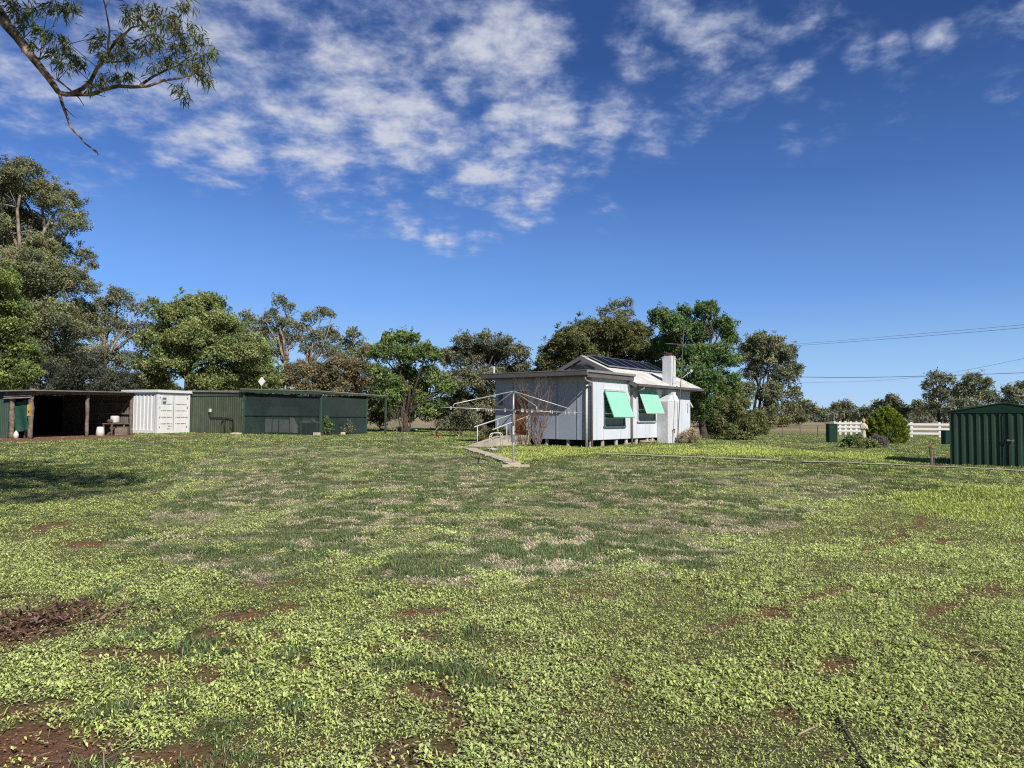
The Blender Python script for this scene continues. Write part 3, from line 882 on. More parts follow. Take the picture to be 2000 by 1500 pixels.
tree('brown_wattle', 'brownish grey leafed tree left of the cottage', 'tree', 54,
     [(905, 672, 22, .7), (948, 668, 22, .7), (985, 674, 20, .8), (885, 702, 27), (930, 702, 36), (975, 702, 31), (1014, 690, 19), (900, 745, 32), (950, 750, 36), (1000, 742, 31), (900, 790, 33), (950, 800, 33), (1020, 720, 18), (975, 655, 6, .5), (1005, 790, 30), (895, 825, 22)], 945, BROWN, tr=.25, lai=2.1, droop=.2, clump=.36)
tree('bushy_tree', 'dark olive dome shaped tree directly behind the cottage roof', 'tree', 54,
     [(1085, 692, 31), (1110, 666, 31), (1150, 656, 36), (1200, 652, 36), (1240, 662, 36), (1130, 692, 38), (1180, 692, 42), (1230, 692, 38), (1272, 692, 28), (1062, 712, 20), (1100, 725, 36), (1280, 735, 36), (1160, 735, 40), (1220, 740, 40), (1050, 740, 22)],
     1170, DARKO, tr=.3, lai=2.4, clump=.34, droop=.15, aspect=.5)
tree('gum_tree', 'distant grey gum top rising above the dark dome behind the cottage', 'tree', 84,
     [(1202, 600, 16, .6), (1226, 594, 13, .6), (1182, 612, 14, .6), (1216, 620, 18, .7), (1192, 636, 19, .7), (1231, 612, 9, .5), (1166, 640, 12, .5), (1200, 655, 24)], 1200, GREYG + OLIVE[:2], bark='bark_pale', tr=.25, lai=1.6, clump=.4, fill=.15)
tree('broad_tree', 'fresh green broad tree behind the cottage chimney', 'tree', 50,
     [(1290, 622, 23), (1318, 642, 26), (1335, 612, 16, .8), (1380, 612, 23), (1392, 600, 12, .8), (1412, 640, 24), (1352, 652, 36), (1425, 662, 19), (1302, 682, 36), (1350, 702, 40), (1400, 702, 36), (1440, 705, 15, .8), (1370, 750, 40), (1418, 752, 28), (1322, 760, 36), (1366, 598, 7, .7), (1370, 800, 30), (1275, 612, 9, .7)],
     1375, DEEPG, tr=.28, lai=2.3, clump=.36, aspect=.5, droop=.1)
tree('gum_tree', 'round headed gum on several dark stems right of the cottage', 'tree', 86,
     [(1480, 669, 21), (1458, 684, 18), (1510, 674, 22), (1538, 694, 22), (1500, 704, 32), (1550, 722, 17), (1530, 738, 26), (1472, 730, 22, .7), (1508, 770, 26, .7), (1550, 768, 16, .8), (1455, 765, 24), (1540, 798, 18, .8), (1505, 800, 20, .8), (1470, 700, 22)],
     1478, GREYG + OLIVE, bark='bark', tr=.2, lai=2.4, clump=.36, fill=.5, stems=3, forkpx=(1488, 765))
tree('olive_bush', 'dense olive brown bush on the lawn right of the cottage', 'shrub', 45,
     [(1400, 818, 32), (1440, 802, 28), (1472, 825, 29), (1420, 840, 26), (1460, 842, 26), (1392, 842, 18), (1492, 838, 14), (1400, 790, 18, .7)], 1435, [(.085, .092, .032), (.11, .108, .04), (.095, .085, .038)], tr=.12, lai=2.3, basey=859, fork=.3)
tree('dry_shrub', 'low dry straw brown shrub against the base of the chimney', 'shrub', 33,
     [(1342, 853, 12), (1356, 856, 10), (1332, 858, 9), (1350, 845, 9, .6)], 1346, [(.24, .17, .12), (.18, .13, .10), (.30, .22, .15)], tr=.03, lai=1.6, basey=866, fork=.3, aspect=.16, lk=.004, droop=-.4)
# shrubs left of the cottage
tree('brown_shrub', 'tangled brown shrub with dead twigs left of the handrail', 'shrub', 40,
     [(890, 828, 24, .7), (862, 833, 16, .6), (918, 822, 22, .7), (905, 805, 20, .7), (930, 830, 14, .5)], 900, BROWN, tr=.06, lai=1.4, basey=853, fork=.25, airy=.1)
tree('green_shrub', 'small dark green shrub beside the cottage ramp handrail', 'shrub', 32,
     [(955, 848, 14), (972, 846, 13), (942, 858, 10), (985, 850, 12)], 958, DARKO, tr=.04, lai=2., basey=868, fork=.3, aspect=.35)
tree('green_shrub', 'leafy green shrub growing at the corner post of the screened enclosure', 'shrub', 40,
     [(635, 822, 8), (639, 835, 9), (633, 842, 7), (645, 830, 6, .7)], 637, DEEPG, tr=.03, lai=2., basey=850, fork=.3)
tree('dry_bush', 'leafless brown bush in front of the enclosure side screen', 'shrub', 42,
     [(682, 830, 8, .5), (676, 838, 7, .5), (688, 840, 7, .5)], 682, BROWN, tr=.025, lai=1.0, basey=849, fork=.3, airy=.3)
tree('scrub_bush', 'grey brown bush under the tip of the enclosure roof', 'shrub', 47,
     [(735, 800, 18, .6), (745, 820, 18, .6), (725, 818, 14, .6), (765, 812, 14, .5)], 742, BROWN + DARKO[:1], tr=.05, lai=2.0, basey=843, fork=.25, airy=.1)
# far right line
FR = 'trees beyond the white fence'
far = [
    (150, 'grey brown distant tree right of the round headed gum', [(1565, 792, 15), (1582, 800, 15), (1600, 806, 12), (1552, 804, 13)], 1575, GREYG + BROWN[:1]),
    (165, 'upright twin headed far gum above the left end of the white fence', [(1640, 798, 14), (1655, 794, 12, .8), (1634, 812, 11), (1662, 808, 9), (1648, 812, 12)], 1646, GREYG),
    (160, 'low far gum between the twin headed gum and the conifer', [(1682, 806, 11), (1694, 802, 9), (1690, 814, 12), (1676, 815, 9)], 1686, GREYG),
    (125, 'brown rounded far tree directly behind the clipped conifer', [(1718, 798, 17), (1742, 792, 17), (1768, 804, 16), (1742, 780, 11), (1730, 812, 16), (1758, 814, 14)], 1742, BROWN + OLIVE[:1]),
    (118, 'high crowned left gum of the group behind the green shed', [(1830, 740, 16, .8), (1814, 755, 13, .8), (1850, 744, 15, .8), (1838, 772, 21), (1818, 795, 16, .7), (1862, 782, 18), (1810, 775, 10, .5)], 1836, GREYG),
    (112, 'flat topped gum above the left end of the green shed roof', [(1900, 745, 18, .9), (1924, 750, 15), (1880, 764, 19), (1910, 775, 24), (1940, 782, 15), (1870, 797, 21), (1900, 800, 20)], 1905, GREYG + OLIVE[:1]),
    (98, 'dark gum at the right edge behind the green shed', [(1970, 764, 13), (1992, 756, 12), (1985, 780, 19), (2012, 770, 18), (1966, 790, 14)], 1988, GREYG),
    (130, 'small dark bush tree left of the high crowned gum', [(1794, 790, 9), (1786, 800, 9), (1800, 804, 10)], 1793, DARKO),
    (210, 'dark green rounded shrub beside the distant white roof', [(1564, 812, 9), (1572, 816, 7), (1556, 816, 8)], 1564, DEEPG),
    (200, 'farthest low tree in the gap right of the distant white roof', [(1622, 806, 9), (1612, 812, 8), (1630, 816, 8)], 1621, GREYG),
]
for (D_, lab, bl, bx_, pl) in far:
    tree('distant_tree', lab, 'tree', D_, bl, bx_, pl, bark='bark', tr=.25, lai=1.9, clump=.42, fill=.3, group=FR, lk=.0036)

# far shelter belt filling low gaps on the horizon
for i, (D_, x0, h0, lab) in enumerate([(230, 1590, 812, 'low hazy tree far behind the pipe rail fence'), (240, 1705, 812, 'low hazy tree far behind the pale statue'), (230, 1780, 811, 'low hazy tree far behind the white fence post')]):
    tree('distant_tree', lab, 'tree', D_, [(x0 - 12, h0 + 3, 9), (x0, h0, 10), (x0 + 13, h0 + 3, 9)], x0, GREYG, tr=.2, lai=1.8, clump=.45, fill=.4, group=FR, lk=.0036)

for i, x0 in enumerate((1568, 1600, 1638, 1668, 1700, 1730, 1762, 1792, 1815, 1848, 1880, 1915, 1950, 1985, 2020)):
    h0 = 806 + 6 * math.sin(i * 2.1)
    tree('distant_tree', 'low hazy tree forming the horizon line behind the white fence and green garden shed', 'tree', 185 + 14 * (i % 3), [(x0 - 14, h0 + 6, 11), (x0, h0, 12), (x0 + 15, h0 + 5, 12), (x0 + 2, h0 + 12, 15)], x0,
         [(.10, .105, .075), (.085, .09, .068), (.115, .11, .08)], tr=.2, lai=1.9, clump=.45, fill=.4, group='hazy trees on the horizon line', lk=.0034)
US = 'understory behind the sheds'
for (D_, lab, bl, bx_, pl, nm) in [
    (66, 'dark shaded thicket behind the open shed roof', [(60, 770, 28), (100, 772, 26), (140, 775, 26), (180, 772, 26), (220, 772, 26), (30, 765, 28)], 120, DARKO, 'thicket'),
    (67, 'brownish thicket behind the white container roof', [(255, 768, 24), (290, 765, 26), (325, 768, 26), (350, 775, 20), (270, 745, 18), (310, 742, 18)], 300, BROWN + DARKO, 'thicket'),
    (67, 'green shrubs behind the olive green shed roof', [(395, 768, 24), (430, 772, 24), (465, 770, 24), (500, 772, 24), (540, 770, 24), (520, 750, 20)], 460, OLVG, 'thicket'),
    (62, 'dark thicket under the bright green tree', [(735, 790, 22), (770, 800, 22), (800, 805, 18), (835, 800, 22), (870, 810, 24)], 800, DARKO + DEEPG, 'thicket'),
    (58, 'dark brown thicket behind the left arm of the clothes line', [(880, 800, 26), (910, 815, 28), (940, 825, 26), (970, 820, 28), (1000, 815, 28), (1030, 800, 26), (1040, 770, 24), (1040, 740, 20), (1020, 835, 22)], 960, BROWN + DARKO, 'thicket'),
    (62, 'dense shrubs behind the right end of the cottage', [(1330, 800, 26), (1365, 810, 26), (1400, 800, 26), (1440, 775, 22), (1350, 770, 26), (1420, 770, 24)], 1380, DEEPG + DARKO, 'thicket'),
    (95, 'olive scrub at the foot of the round headed gum', [(1500, 822, 18), (1530, 822, 18), (1560, 818, 16), (1480, 815, 18)], 1520, OLIVE + DARKO, 'thicket')]:
    tree(nm, lab, 'thicket', D_, bl, bx_, pl, tr=.08, lai=2.2, fill=.6, fork=.3, group=US)

# clipped conifer
def conifer():
    g = G(1731, 866)
    root = thing('conifer', g, 'dense golden green cone shaped conifer on the lawn before the white fence', 'conifer')
    s = g.y / F
    H = 69 * s; R = 39 * s
    nc = 560
    h = RNG.random(nc) ** .85
    prof = np.interp(h, [0, .15, .4, .65, .85, 1], [.86, 1.0, .97, .76, .44, .10]) * R
    an = RNG.uniform(0, 2 * PI, nc)
    rr = prof * np.where(RNG.random(nc) < .25, RNG.uniform(.35, .8, nc), RNG.uniform(.82, 1.04, nc))
    pc = np.stack([g.x + np.cos(an) * rr, g.y + np.sin(an) * rr, g.z + .05 + h * H * .97], -1)
    per = 75
    ids = np.repeat(np.arange(nc), per); n = len(ids)
    out = np.stack([np.cos(an), np.sin(an), np.full(nc, .9)], -1)[ids]
    t = RNG.random(n)
    p = pc[ids] + unit(out) * ((t - .6) * .30)[:, None] + RNG.normal(0, .055, (n, 3)) * (1.1 - .5 * t)[:, None]
    ax = unit(out + RNG.normal(0, .4, (n, 3)))
    Ls = RNG.uniform(.05, .11, n)
    up = out * 1. + RNG.normal(0, .5, (n, 3))
    cc_ = np.array([(.20, .25, .035), (.15, .20, .03), (.26, .29, .04), (.12, .165, .028)])[RNG.integers(0, 4, nc)]
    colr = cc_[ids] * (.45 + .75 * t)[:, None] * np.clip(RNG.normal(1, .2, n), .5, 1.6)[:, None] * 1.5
    quads_mesh('crown', leaves(p, ax, Ls, Ls * .5, up), colr, M['leaf'], root)
    mb = MB(); mb.tube([g + Vector((0, 0, -.1)), g + Vector((0, 0, H * .8))], [.09, .03], 7); mb.build('trunk', M['bark'], root, True)


conifer()

# garden bed shrubs round the statue
tree('garden_shrub', 'dark green mounded shrub at the left of the statue bed', 'shrub', 44, [(1660, 858, 9), (1652, 864, 9), (1668, 862, 9), (1646, 870, 7)], 1658, DEEPG, tr=.03, lai=2.2, basey=874, fork=.3)
tree('garden_shrub', 'olive low shrub at the foot of the statue', 'shrub', 44, [(1690, 864, 9), (1702, 866, 9), (1680, 868, 9), (1712, 870, 6)], 1694, OLVG, tr=.03, lai=2.0, basey=876, fork=.3)
tree('garden_shrub', 'purplish grey twiggy shrub between statue and conifer', 'shrub', 44.5, [(1722, 862, 10, .7), (1712, 856, 9, .6), (1728, 868, 7, .7)], 1720, [(.13, .10, .10), (.10, .08, .08)], tr=.03, lai=2.0, basey=874, fork=.3, aspect=.2)
tree('garden_shrub', 'brown twiggy shrub left of the statue', 'shrub', 44.8, [(1674, 854, 8, .6), (1682, 856, 7, .6)], 1676, BROWN, tr=.02, lai=1.4, basey=871, fork=.3)


def statue():
    g = G(1687, 868)
    root = thing('garden_statue', g, 'slender pale draped statue standing in the shrub bed beside the conifer', 'statue')
    s = g.y / F; k = 50 * s / 1.45
    mb = MB()
    mb.lathe(g, [(r * k, z * k) for r, z in ((.17, -.05), (.17, .10), (.15, .14), (.16, .2), (.14, .45), (.115, .65), (.12, .8), (.155, .92), (.185, 1.02), (.17, 1.12), (.09, 1.2), (.06, 1.22))], 14, 1, .75)
    mb.build('robe', M['statue'], root, True)
    mb = MB(); mb.lathe(g, [(r * k, z * k) for r, z in ((.05, 1.215), (.085, 1.25), (.105, 1.32), (.10, 1.39), (.07, 1.44), (.02, 1.46))], 12); mb.build('head', M['statue_head'], root, True)
    mb = MB()
    for sgn in (-1, 1):
        a = g + Vector((sgn * .15 * k, -.02, 1.08 * k)); b = g + Vector((sgn * .15 * k, -.14 * k, .86 * k)); c = g + Vector((sgn * .02, -.2 * k, .98 * k))
        mb.tube([a, b, c], [.06 * k, .055 * k, .035 * k], 7)
    mb.build('folded_arms', M['statue'], root, True)
    mb = MB(); mb.lathe(g, [(.2 * k, -.1), (.2 * k, -.02), (.18 * k, .02)], 14); mb.build('base', M['stone_cream'], root)


statue()

# ------------------------------------------------------------------ overhanging gum in the foreground
def near_gum():
    bx, by = -9.6, 6.4
    root = thing('overhanging_gum', (bx, by, gz(bx, by) - .05), 'gum branch with narrow hanging leaves reaching into the sky at upper left', 'tree')
    D = 9.5
    wd = MB()
    q = lambda x, y, dd=0: P(x, y, D + dd)
    fork = Vector((-9.0, 7.2, 7.6))
    wd.tube([(bx, by, -.2), (bx, by, .4), (bx + .1, by + .1, 3), (-9.3, 6.8, 5.5), fork], [.42, .34, .30, .26, .2], 10)
    main = [fork, Vector((-8.1, 8.6, 7.75)), q(-70, -50), q(-20, 0), q(3, 32), q(14, 50), q(36, 75), q(52, 98), q(68, 118), q(92, 148), q(104, 165), q(114, 180)]
    wd.tube(main, [.13, .105, .09, .08, .074, .07, .064, .058, .052, .045, .04, .036], 9)
    wd.tube([q(114, 180), q(128, 184), q(150, 184), q(180, 184), q(205, 174), q(232, 168), q(262, 170), q(290, 168), q(320, 157), q(350, 153), q(378, 145), q(396, 134)],
            [.036, .034, .031, .028, .027, .025, .022, .02, .017, .014, .011, .007], 7)
    wd.tube([q(140, 183), q(160, 174, -.2), q(176, 160, -.4), q(190, 132, -.5), q(205, 118, -.5), q(214, 98, -.6), q(228, 78, -.7), q(244, 66, -.8), q(256, 54, -.9), q(282, 48, -1), q(305, 26, -1.1)],
            [.03, .028, .026, .023, .021, .019, .017, .014, .012, .009, .006], 7)
    wd.tube([q(116, 182), q(122, 204), q(131, 228), q(137, 247), q(146, 258), q(155, 266), q(166, 280), q(178, 289), q(186, 296), q(194, 302)], [.022, .02, .017, .015, .0145, .013, .011, .010, .009, .005], 6)
    wd.tube([q(183, 291), q(190, 296), q(191, 304)], [.009, .007, .003], 5)
    wd.tube([q(96, 148), q(112, 156), q(128, 168), q(142, 180), q(155, 192), q(164, 206)], [.016, .014, .012, .011, .008, .004], 5)
    wd.tube([q(128, 212), q(138, 222), q(150, 232)], [.008, .006, .002], 5)
    wd.tube([q(185, 184), q(195, 186), q(206, 189)], [.009, .006, .003], 5)
    wd.tube([q(70, 114), q(76, 115), q(79, 114)], [.02, .018, .014], 5)
    wd.tube([q(210, 98, -.6), q(214, 60, -.6), q(210, 36, -.7), q(206, 16, -.7), q(200, -10, -.7)], [.013, .012, .010, .009, .007], 5)
    wd.tube([q(206, 16, -.7), q(214, -2, -.7), q(222, -20, -.7)], [.008, .007, .005], 5)
    wd.tube([q(208, 122, -.4), q(240, 120, -.2), q(268, 114), q(292, 105, .2), q(312, 98, .3), q(335, 96, .4)], [.014, .012, .011, .009, .007, .004], 5)
    wd.tube([q(275, 166), q(298, 150, .3), q(322, 138, .4), q(345, 128, .5), q(368, 112, .5), q(385, 100, .5)], [.02, .017, .014, .011, .008, .004], 6)
    wd.tube([q(244, 66, -.8), q(262, 80, -.6), q(300, 66, -.6), q(330, 78, -.4), q(350, 60, -.3)], [.01, .009, .008, .006, .003], 5)
    wd.tube([q(396, 134), q(410, 112), q(420, 96), q(430, 92)], [.008, .006, .004, .002], 5)
    # twigs with leaves
    cl = [(62, 18, 26), (38, 22, 22), (20, 8, 22), (95, 10, 20), (122, 14, 26), (140, 8, 20), (76, 58, 18), (45, 40, 20), (64, 84, 12), (128, 84, 20), (108, 100, 20), (140, 108, 20), (152, 126, 24), (118, 120, 18), (90, 62, 14), (198, 70, 18), (190, 92, 14),
          (205, 108, 20), (240, 74, 24), (232, 98, 22), (250, 110, 18), (198, 150, 18), (182, 164, 10), (245, 148, 16), (225, 150, 14), (262, 18, 26), (288, 52, 24), (300, 20, 26), (330, 30, 28), (345, 58, 24), (310, 78, 24), (320, 112, 22), (358, 88, 26), (338, 92, 20),
          (388, 78, 22), (398, 108, 22), (418, 98, 12), (350, 126, 18), (386, 142, 18), (404, 158, 14), (360, 188, 9), (356, 172, 7), (300, 132, 16), (316, 40, 20), (358, 12, 22), (280, 90, 18), (372, 50, 16), (250, 36, 14), (375, 120, 18)]
    V = []; Cc = []
    pts_w = [Vector(v) for v in wd.v]
    wa = np.array([tuple(v) for v in pts_w])
    for (x, y, r) in cl:
        dd = random.uniform(-.8, .5)
        c = q(x, y, dd); rr = r * D / F
        # twig from the nearest wood
        dist = ((wa - np.array(c)) ** 2).sum(1); o = pts_w[int(dist.argmin())]
        wd.tube([o, o.lerp(c, .5) + Vector((0, 0, .05)), c, c + Vector((random.uniform(-1, 1), random.uniform(-1, 1), -.3)) * rr], [.006, .005, .004, .002], 4)
        nt_ = 5
        for k in range(nt_):
            e = c + Vector(rand_dirs(1)[0]) * rr * .9
            wd.tube([c, c.lerp(e, .5) + Vector((0, 0, .03)), e], [.0035, .003, .0015], 3)
            n = int(4 + r * .62)
            t = RNG.random(n)[:, None]
            p = np.array(c) * (1 - t) + np.array(e) * t + RNG.normal(0, .035, (n, 3))
            sp = np.array((random.uniform(-.7, .7), random.uniform(-.7, .7), -.35))
            a = unit(rand_dirs(n) * .75 + sp + np.array((0, 0, -.35)))
            Ls = RNG.uniform(.08, .15, n); Wd = Ls * RNG.uniform(.11, .17, n)
            up = rand_dirs(n)
            V1 = leaves(p, a, Ls, Wd, up, mid=.4, droop=.15)
            V.append(V1)
            cb = np.array([(.16, .20, .085), (.20, .235, .11), (.27, .28, .11), (.13, .16, .085)])[RNG.integers(0, 4, n)]
            Cc.append(cb * np.clip(RNG.normal(1, .25, n), .5, 1.8)[:, None])
    # the rest of the crown, above and behind the picture; it throws the dappled shade on the left of the lawn
    hs = 9.3
    sh = hs / math.tan(SUN_EL)
    shades = [(30, 905, 1.2), (95, 922, 1.3), (60, 950, 1.1), (170, 932, 1.1), (205, 945, .8), (110, 968, .8), (20, 935, 1.3), (-60, 920, 2.0), (-80, 960, 1.6), (150, 910, .7), (40, 978, .8), (190, 962, .5)]
    for (x, y, r) in shades:
        g = G(x, y)
        k = (hs - g.z) / math.tan(SUN_EL)
        c = Vector((g.x + SUN_TO.x * k, g.y + SUN_TO.y * k, hs))
        mid = fork.lerp(c, .5) + Vector((0, 0, .6))
        wd.tube([fork, mid, c], [.1, .06, .02], 6)
        n = int(700 * r * r)
        p = np.array(c) + rand_dirs(n) * (r * RNG.random(n) ** .4)[:, None] * np.array((1, .8, .45))
        a = unit(rand_dirs(n) + np.array((0, 0, -.7)))
        Ls = RNG.uniform(.12, .22, n)
        V.append(leaves(p, a, Ls, Ls * .25, rand_dirs(n)))
        Cc.append(np.array((.10, .125, .05)) * np.clip(RNG.normal(1, .25, n), .5, 1.8)[:, None])
    wd.build('trunk', M['bark_gum'], root, True)
    quads_mesh('crown', np.concatenate(V), np.concatenate(Cc), M['leaf'], root)


near_gum()

# ------------------------------------------------------------------ bare shrubs
def bare_shrub(name, label, g, H, spread, n, matn, r0=.014, fan=.9):
    root = thing(name, g, label, 'shrub')
    mb = MB()

    def grow(p, d, ln, r, dep):
        pts = [p]; q = p.copy()
        for k in range(3):
            d = (d + Vector((random.gauss(0, .12), random.gauss(0, .12), .06))).normalized()
            q = q + d * ln / 3
            pts.append(q.copy())
        mb.tube(pts, [r, r * .85, r * .7, r * .5], 4 if dep else 5, False)
        if dep < 3:
            for k in range(3 if dep < 2 else 2):
                b = pts[random.choice((1, 2, 3, 3))]
                nd = (d + Vector((random.gauss(0, .42), random.gauss(0, .42), random.uniform(0, .3)))).normalized()
                grow(b, nd, ln * random.uniform(.55, .8), r * .55, dep + 1)
    for i in range(n):
        a = random.uniform(0, 2 * PI)
        d = Vector((math.cos(a) * spread * random.random() ** .5, math.sin(a) * spread * random.random() ** .5, 1)).normalized()
        grow(g + Vector((math.cos(a) * .05, math.sin(a) * .05, -.03)), d, H * .42, r0, 0)
    mb.build('stems', M[matn], root)
    return root


# ------------------------------------------------------------------ cottage
C0 = Vector((3.12, 28.0, 0)); U = Vector((.616, .788, 0)).normalized(); Dv = Vector((-U.y, U.x, 0))
HF = frame(C0, U, Dv)                         # a: along the window side, b: along the door side, b<0 is outside the window side
hg = gz(4, 28)
FL = .66
house = thing('cottage', (C0.x + 1.5, C0.y + 3.5, hg), 'pale blue white fibro cottage on stumps with two mint green awnings', 'house')


def wall_with_battens(name, a0, a1, b0, b1, z0, z1, side_b, door_b):
    mb = MB(); mb.box(HF, a0, a1, b0, b1, z0, z1); o = mb.build(name, M['fibro'], house)
    for a in side_b: MB().box(HF, a - .022, a + .022, b0 - .016, b0 + .01, z0 + .02, z1 - .02).build('cover_batten', M['batten'], o)
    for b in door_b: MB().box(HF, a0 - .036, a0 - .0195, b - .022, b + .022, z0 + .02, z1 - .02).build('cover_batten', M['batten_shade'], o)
    return o


lw = wall_with_battens('lean_to_wall', 0, 3.12, 0, 4.85, FL, 3.2, (.03, .42, .93, 2.3, 3.05), (.03, .62, 1.62, 2.85, 3.9))
MB().box(HF, -.019, -.002, .004, 4.846, FL + .002, 3.198).build('shaded_door_wall', M['fibro_shade'], house, label='door side wall with its shade painted in as darker grey')  # thin sheet over the wall, darkened to paint in its shade
mw = wall_with_battens('main_wall', 3.125, 9.3, .002, 4.78, FL, 3.0, (3.75, 4.55, 4.95, 7.4, 8.3, 9.25), ())
mb = MB()                                      # gable infill
mb.add([HF(3.13, .05, 3.0), HF(3.13, 4.73, 3.0), HF(3.13, 2.38, 4.12), HF(9.28, .05, 3.0), HF(9.28, 4.73, 3.0), HF(9.28, 2.38, 4.12)], [(0, 2, 1), (3, 4, 5), (0, 1, 4, 3), (0, 3, 5, 2), (1, 2, 5, 4)])
mb.build('gable_wall', M['fibro'], house)
mb = MB()
for k in range(5): mb.box(HF, 3.06, 3.12, 1.75, 3.0, 3.62 + k * .06, 3.655 + k * .06)
mb.build('gable_vent', M['trim'], house)
# roofs
RZ0, RZ1, RB0, RB1 = 2.98, 4.27, -.42, 2.38
def rz(b): return RZ0 + (RZ1 - RZ0) * (b - RB0) / (RB1 - RB0)
def corr_roof(a0, a1, flip):
    """corrugated sheet running down the slope"""
    mb = MB(); n = int((a1 - a0) / .05); vs = []
    for i in range(n + 1):
        a = a0 + (a1 - a0) * i / n; h = .014 * math.cos(i * PI * .8)
        for (b, z) in ((RB0, RZ0), (RB1, RZ1)):
            bb = b if not flip else 2 * RB1 - b
            vs.append(HF(a, bb, z + h + .02))
    mb.add(vs, [(2 * i, 2 * i + 2, 2 * i + 3, 2 * i + 1) for i in range(n)])
    return mb
r1 = corr_roof(2.95, 9.73, False); r2 = corr_roof(2.95, 9.73, True); r1.add(r2.v, r2.f)
r1.build('roof', M['roof_white'], house, True)
mb = MB()
for (b0, b1) in ((RB0 + .03, RB1), (2 * RB1 - RB0 - .03, RB1)):     # lining under the sheets
    z0, z1 = RZ0 - .05, RZ1 - .05
    mb.hexa([HF(3.0, b0, z0 - .03), HF(9.68, b0, z0 - .03), HF(9.68, b1, z1 - .03), HF(3.0, b1, z1 - .03), HF(3.0, b0, z0 + .03), HF(9.68, b0, z0 + .03), HF(9.68, b1, z1 + .03), HF(3.0, b1, z1 + .03)])
mb.build('roof_lining', M['trim'], house)
mb = MB()                                     # ridge cap
mb.add([HF(2.93, RB1 - .18, RZ1 - .03), HF(2.93, RB1, RZ1 + .055), HF(2.93, RB1 + .18, RZ1 - .03), HF(9.75, RB1 - .18, RZ1 - .03), HF(9.75, RB1, RZ1 + .055), HF(9.75, RB1 + .18, RZ1 - .03)], [(0, 3, 4, 1), (1, 4, 5, 2)])
mb.build('ridge_cap', M['roof_white'], house)
for a in (2.9, 9.69):
    mb = MB()
    for sg in (1, -1):
        bb = lambda b: b if sg == 1 else 2 * RB1 - b
        mb.hexa([HF(a, bb(RB0), RZ0 - .16), HF(a + .04, bb(RB0), RZ0 - .16), HF(a + .04, bb(RB1), RZ1 - .16), HF(a, bb(RB1), RZ1 - .16),
                 HF(a, bb(RB0), RZ0 + .02), HF(a + .04, bb(RB0), RZ0 + .02), HF(a + .04, bb(RB1), RZ1 + .02), HF(a, bb(RB1), RZ1 + .02)])
    mb.build('barge_board', M['barge'], house)
mb = MB(); mb.box(HF, 2.96, 9.74, RB0 - .12, RB0 - .005, RZ0 - .10, RZ0 + .005); mb.build('gutter', M['trim'], house)
mb = MB(); mb.box(HF, 3.14, 9.5, RB0 + .02, -.0, RZ0 - .13, RZ0 - .10); mb.build('eave_lining', M['trim'], house)
# lean-to roof: almost flat skillion with deep fascia
mb = MB(); mb.box(HF, -.62, 3.2, -.22, 5.05, 3.30, 3.37); lr = mb.build('lean_to_roof', M['roof_grey'], house)
mb = MB(); mb.box(HF, -.585, -.55, -.19, 5.02, 3.12, 3.298); mb.box(HF, -.548, 3.16, -.19, -.155, 3.12, 3.298); mb.build('fascia', M['trim'], house)
mb = MB(); mb.box(HF, -.72, -.59, -.235, 5.07, 3.19, 3.345); mb.build('gutter', M['trim'], house)
mb = MB(); mb.box(HF, -.70, 3.22, -.25, -.222, 3.31, 3.40); mb.box(HF, -.70, -.60, -.22, 5.06, 3.372, 3.40); mb.build('roof_edge', M['roof_grey'], house)
mb = MB(); mb.box(HF, -.545, -.02, -.15, 5.0, 3.205, 3.225); mb.build('eave_lining', M['trim'], house)
mb = MB(); mb.tube([HF(-.3, 4.72, 3.3), HF(-.3, 4.72, 3.72)], .045, 8); mb.build('vent_pipe', M['white_pipe'], house)
# downpipes
def downpipe(pts, m='pipe', r=.045):
    mb = MB(); mb.tube([HF(*p) for p in pts], r, 8); mb.build('downpipe', M[m], house, True)
downpipe([(-.62, -.1, 3.2), (-.62, -.1, 3.05), (-.5, -.09, 2.98), (-.12, -.09, 2.93), (-.08, -.09, 2.85), (-.08, -.09, hg + .05)])
downpipe([(-.05, .18, 3.1), (-.06, .18, hg)], 'white_pipe', .05)
downpipe([(3.5, RB0 - .06, 2.9), (3.5, RB0 - .06, 2.8), (3.3, -.2, 2.7), (3.2, -.075, 2.66), (3.2, -.075, hg)])
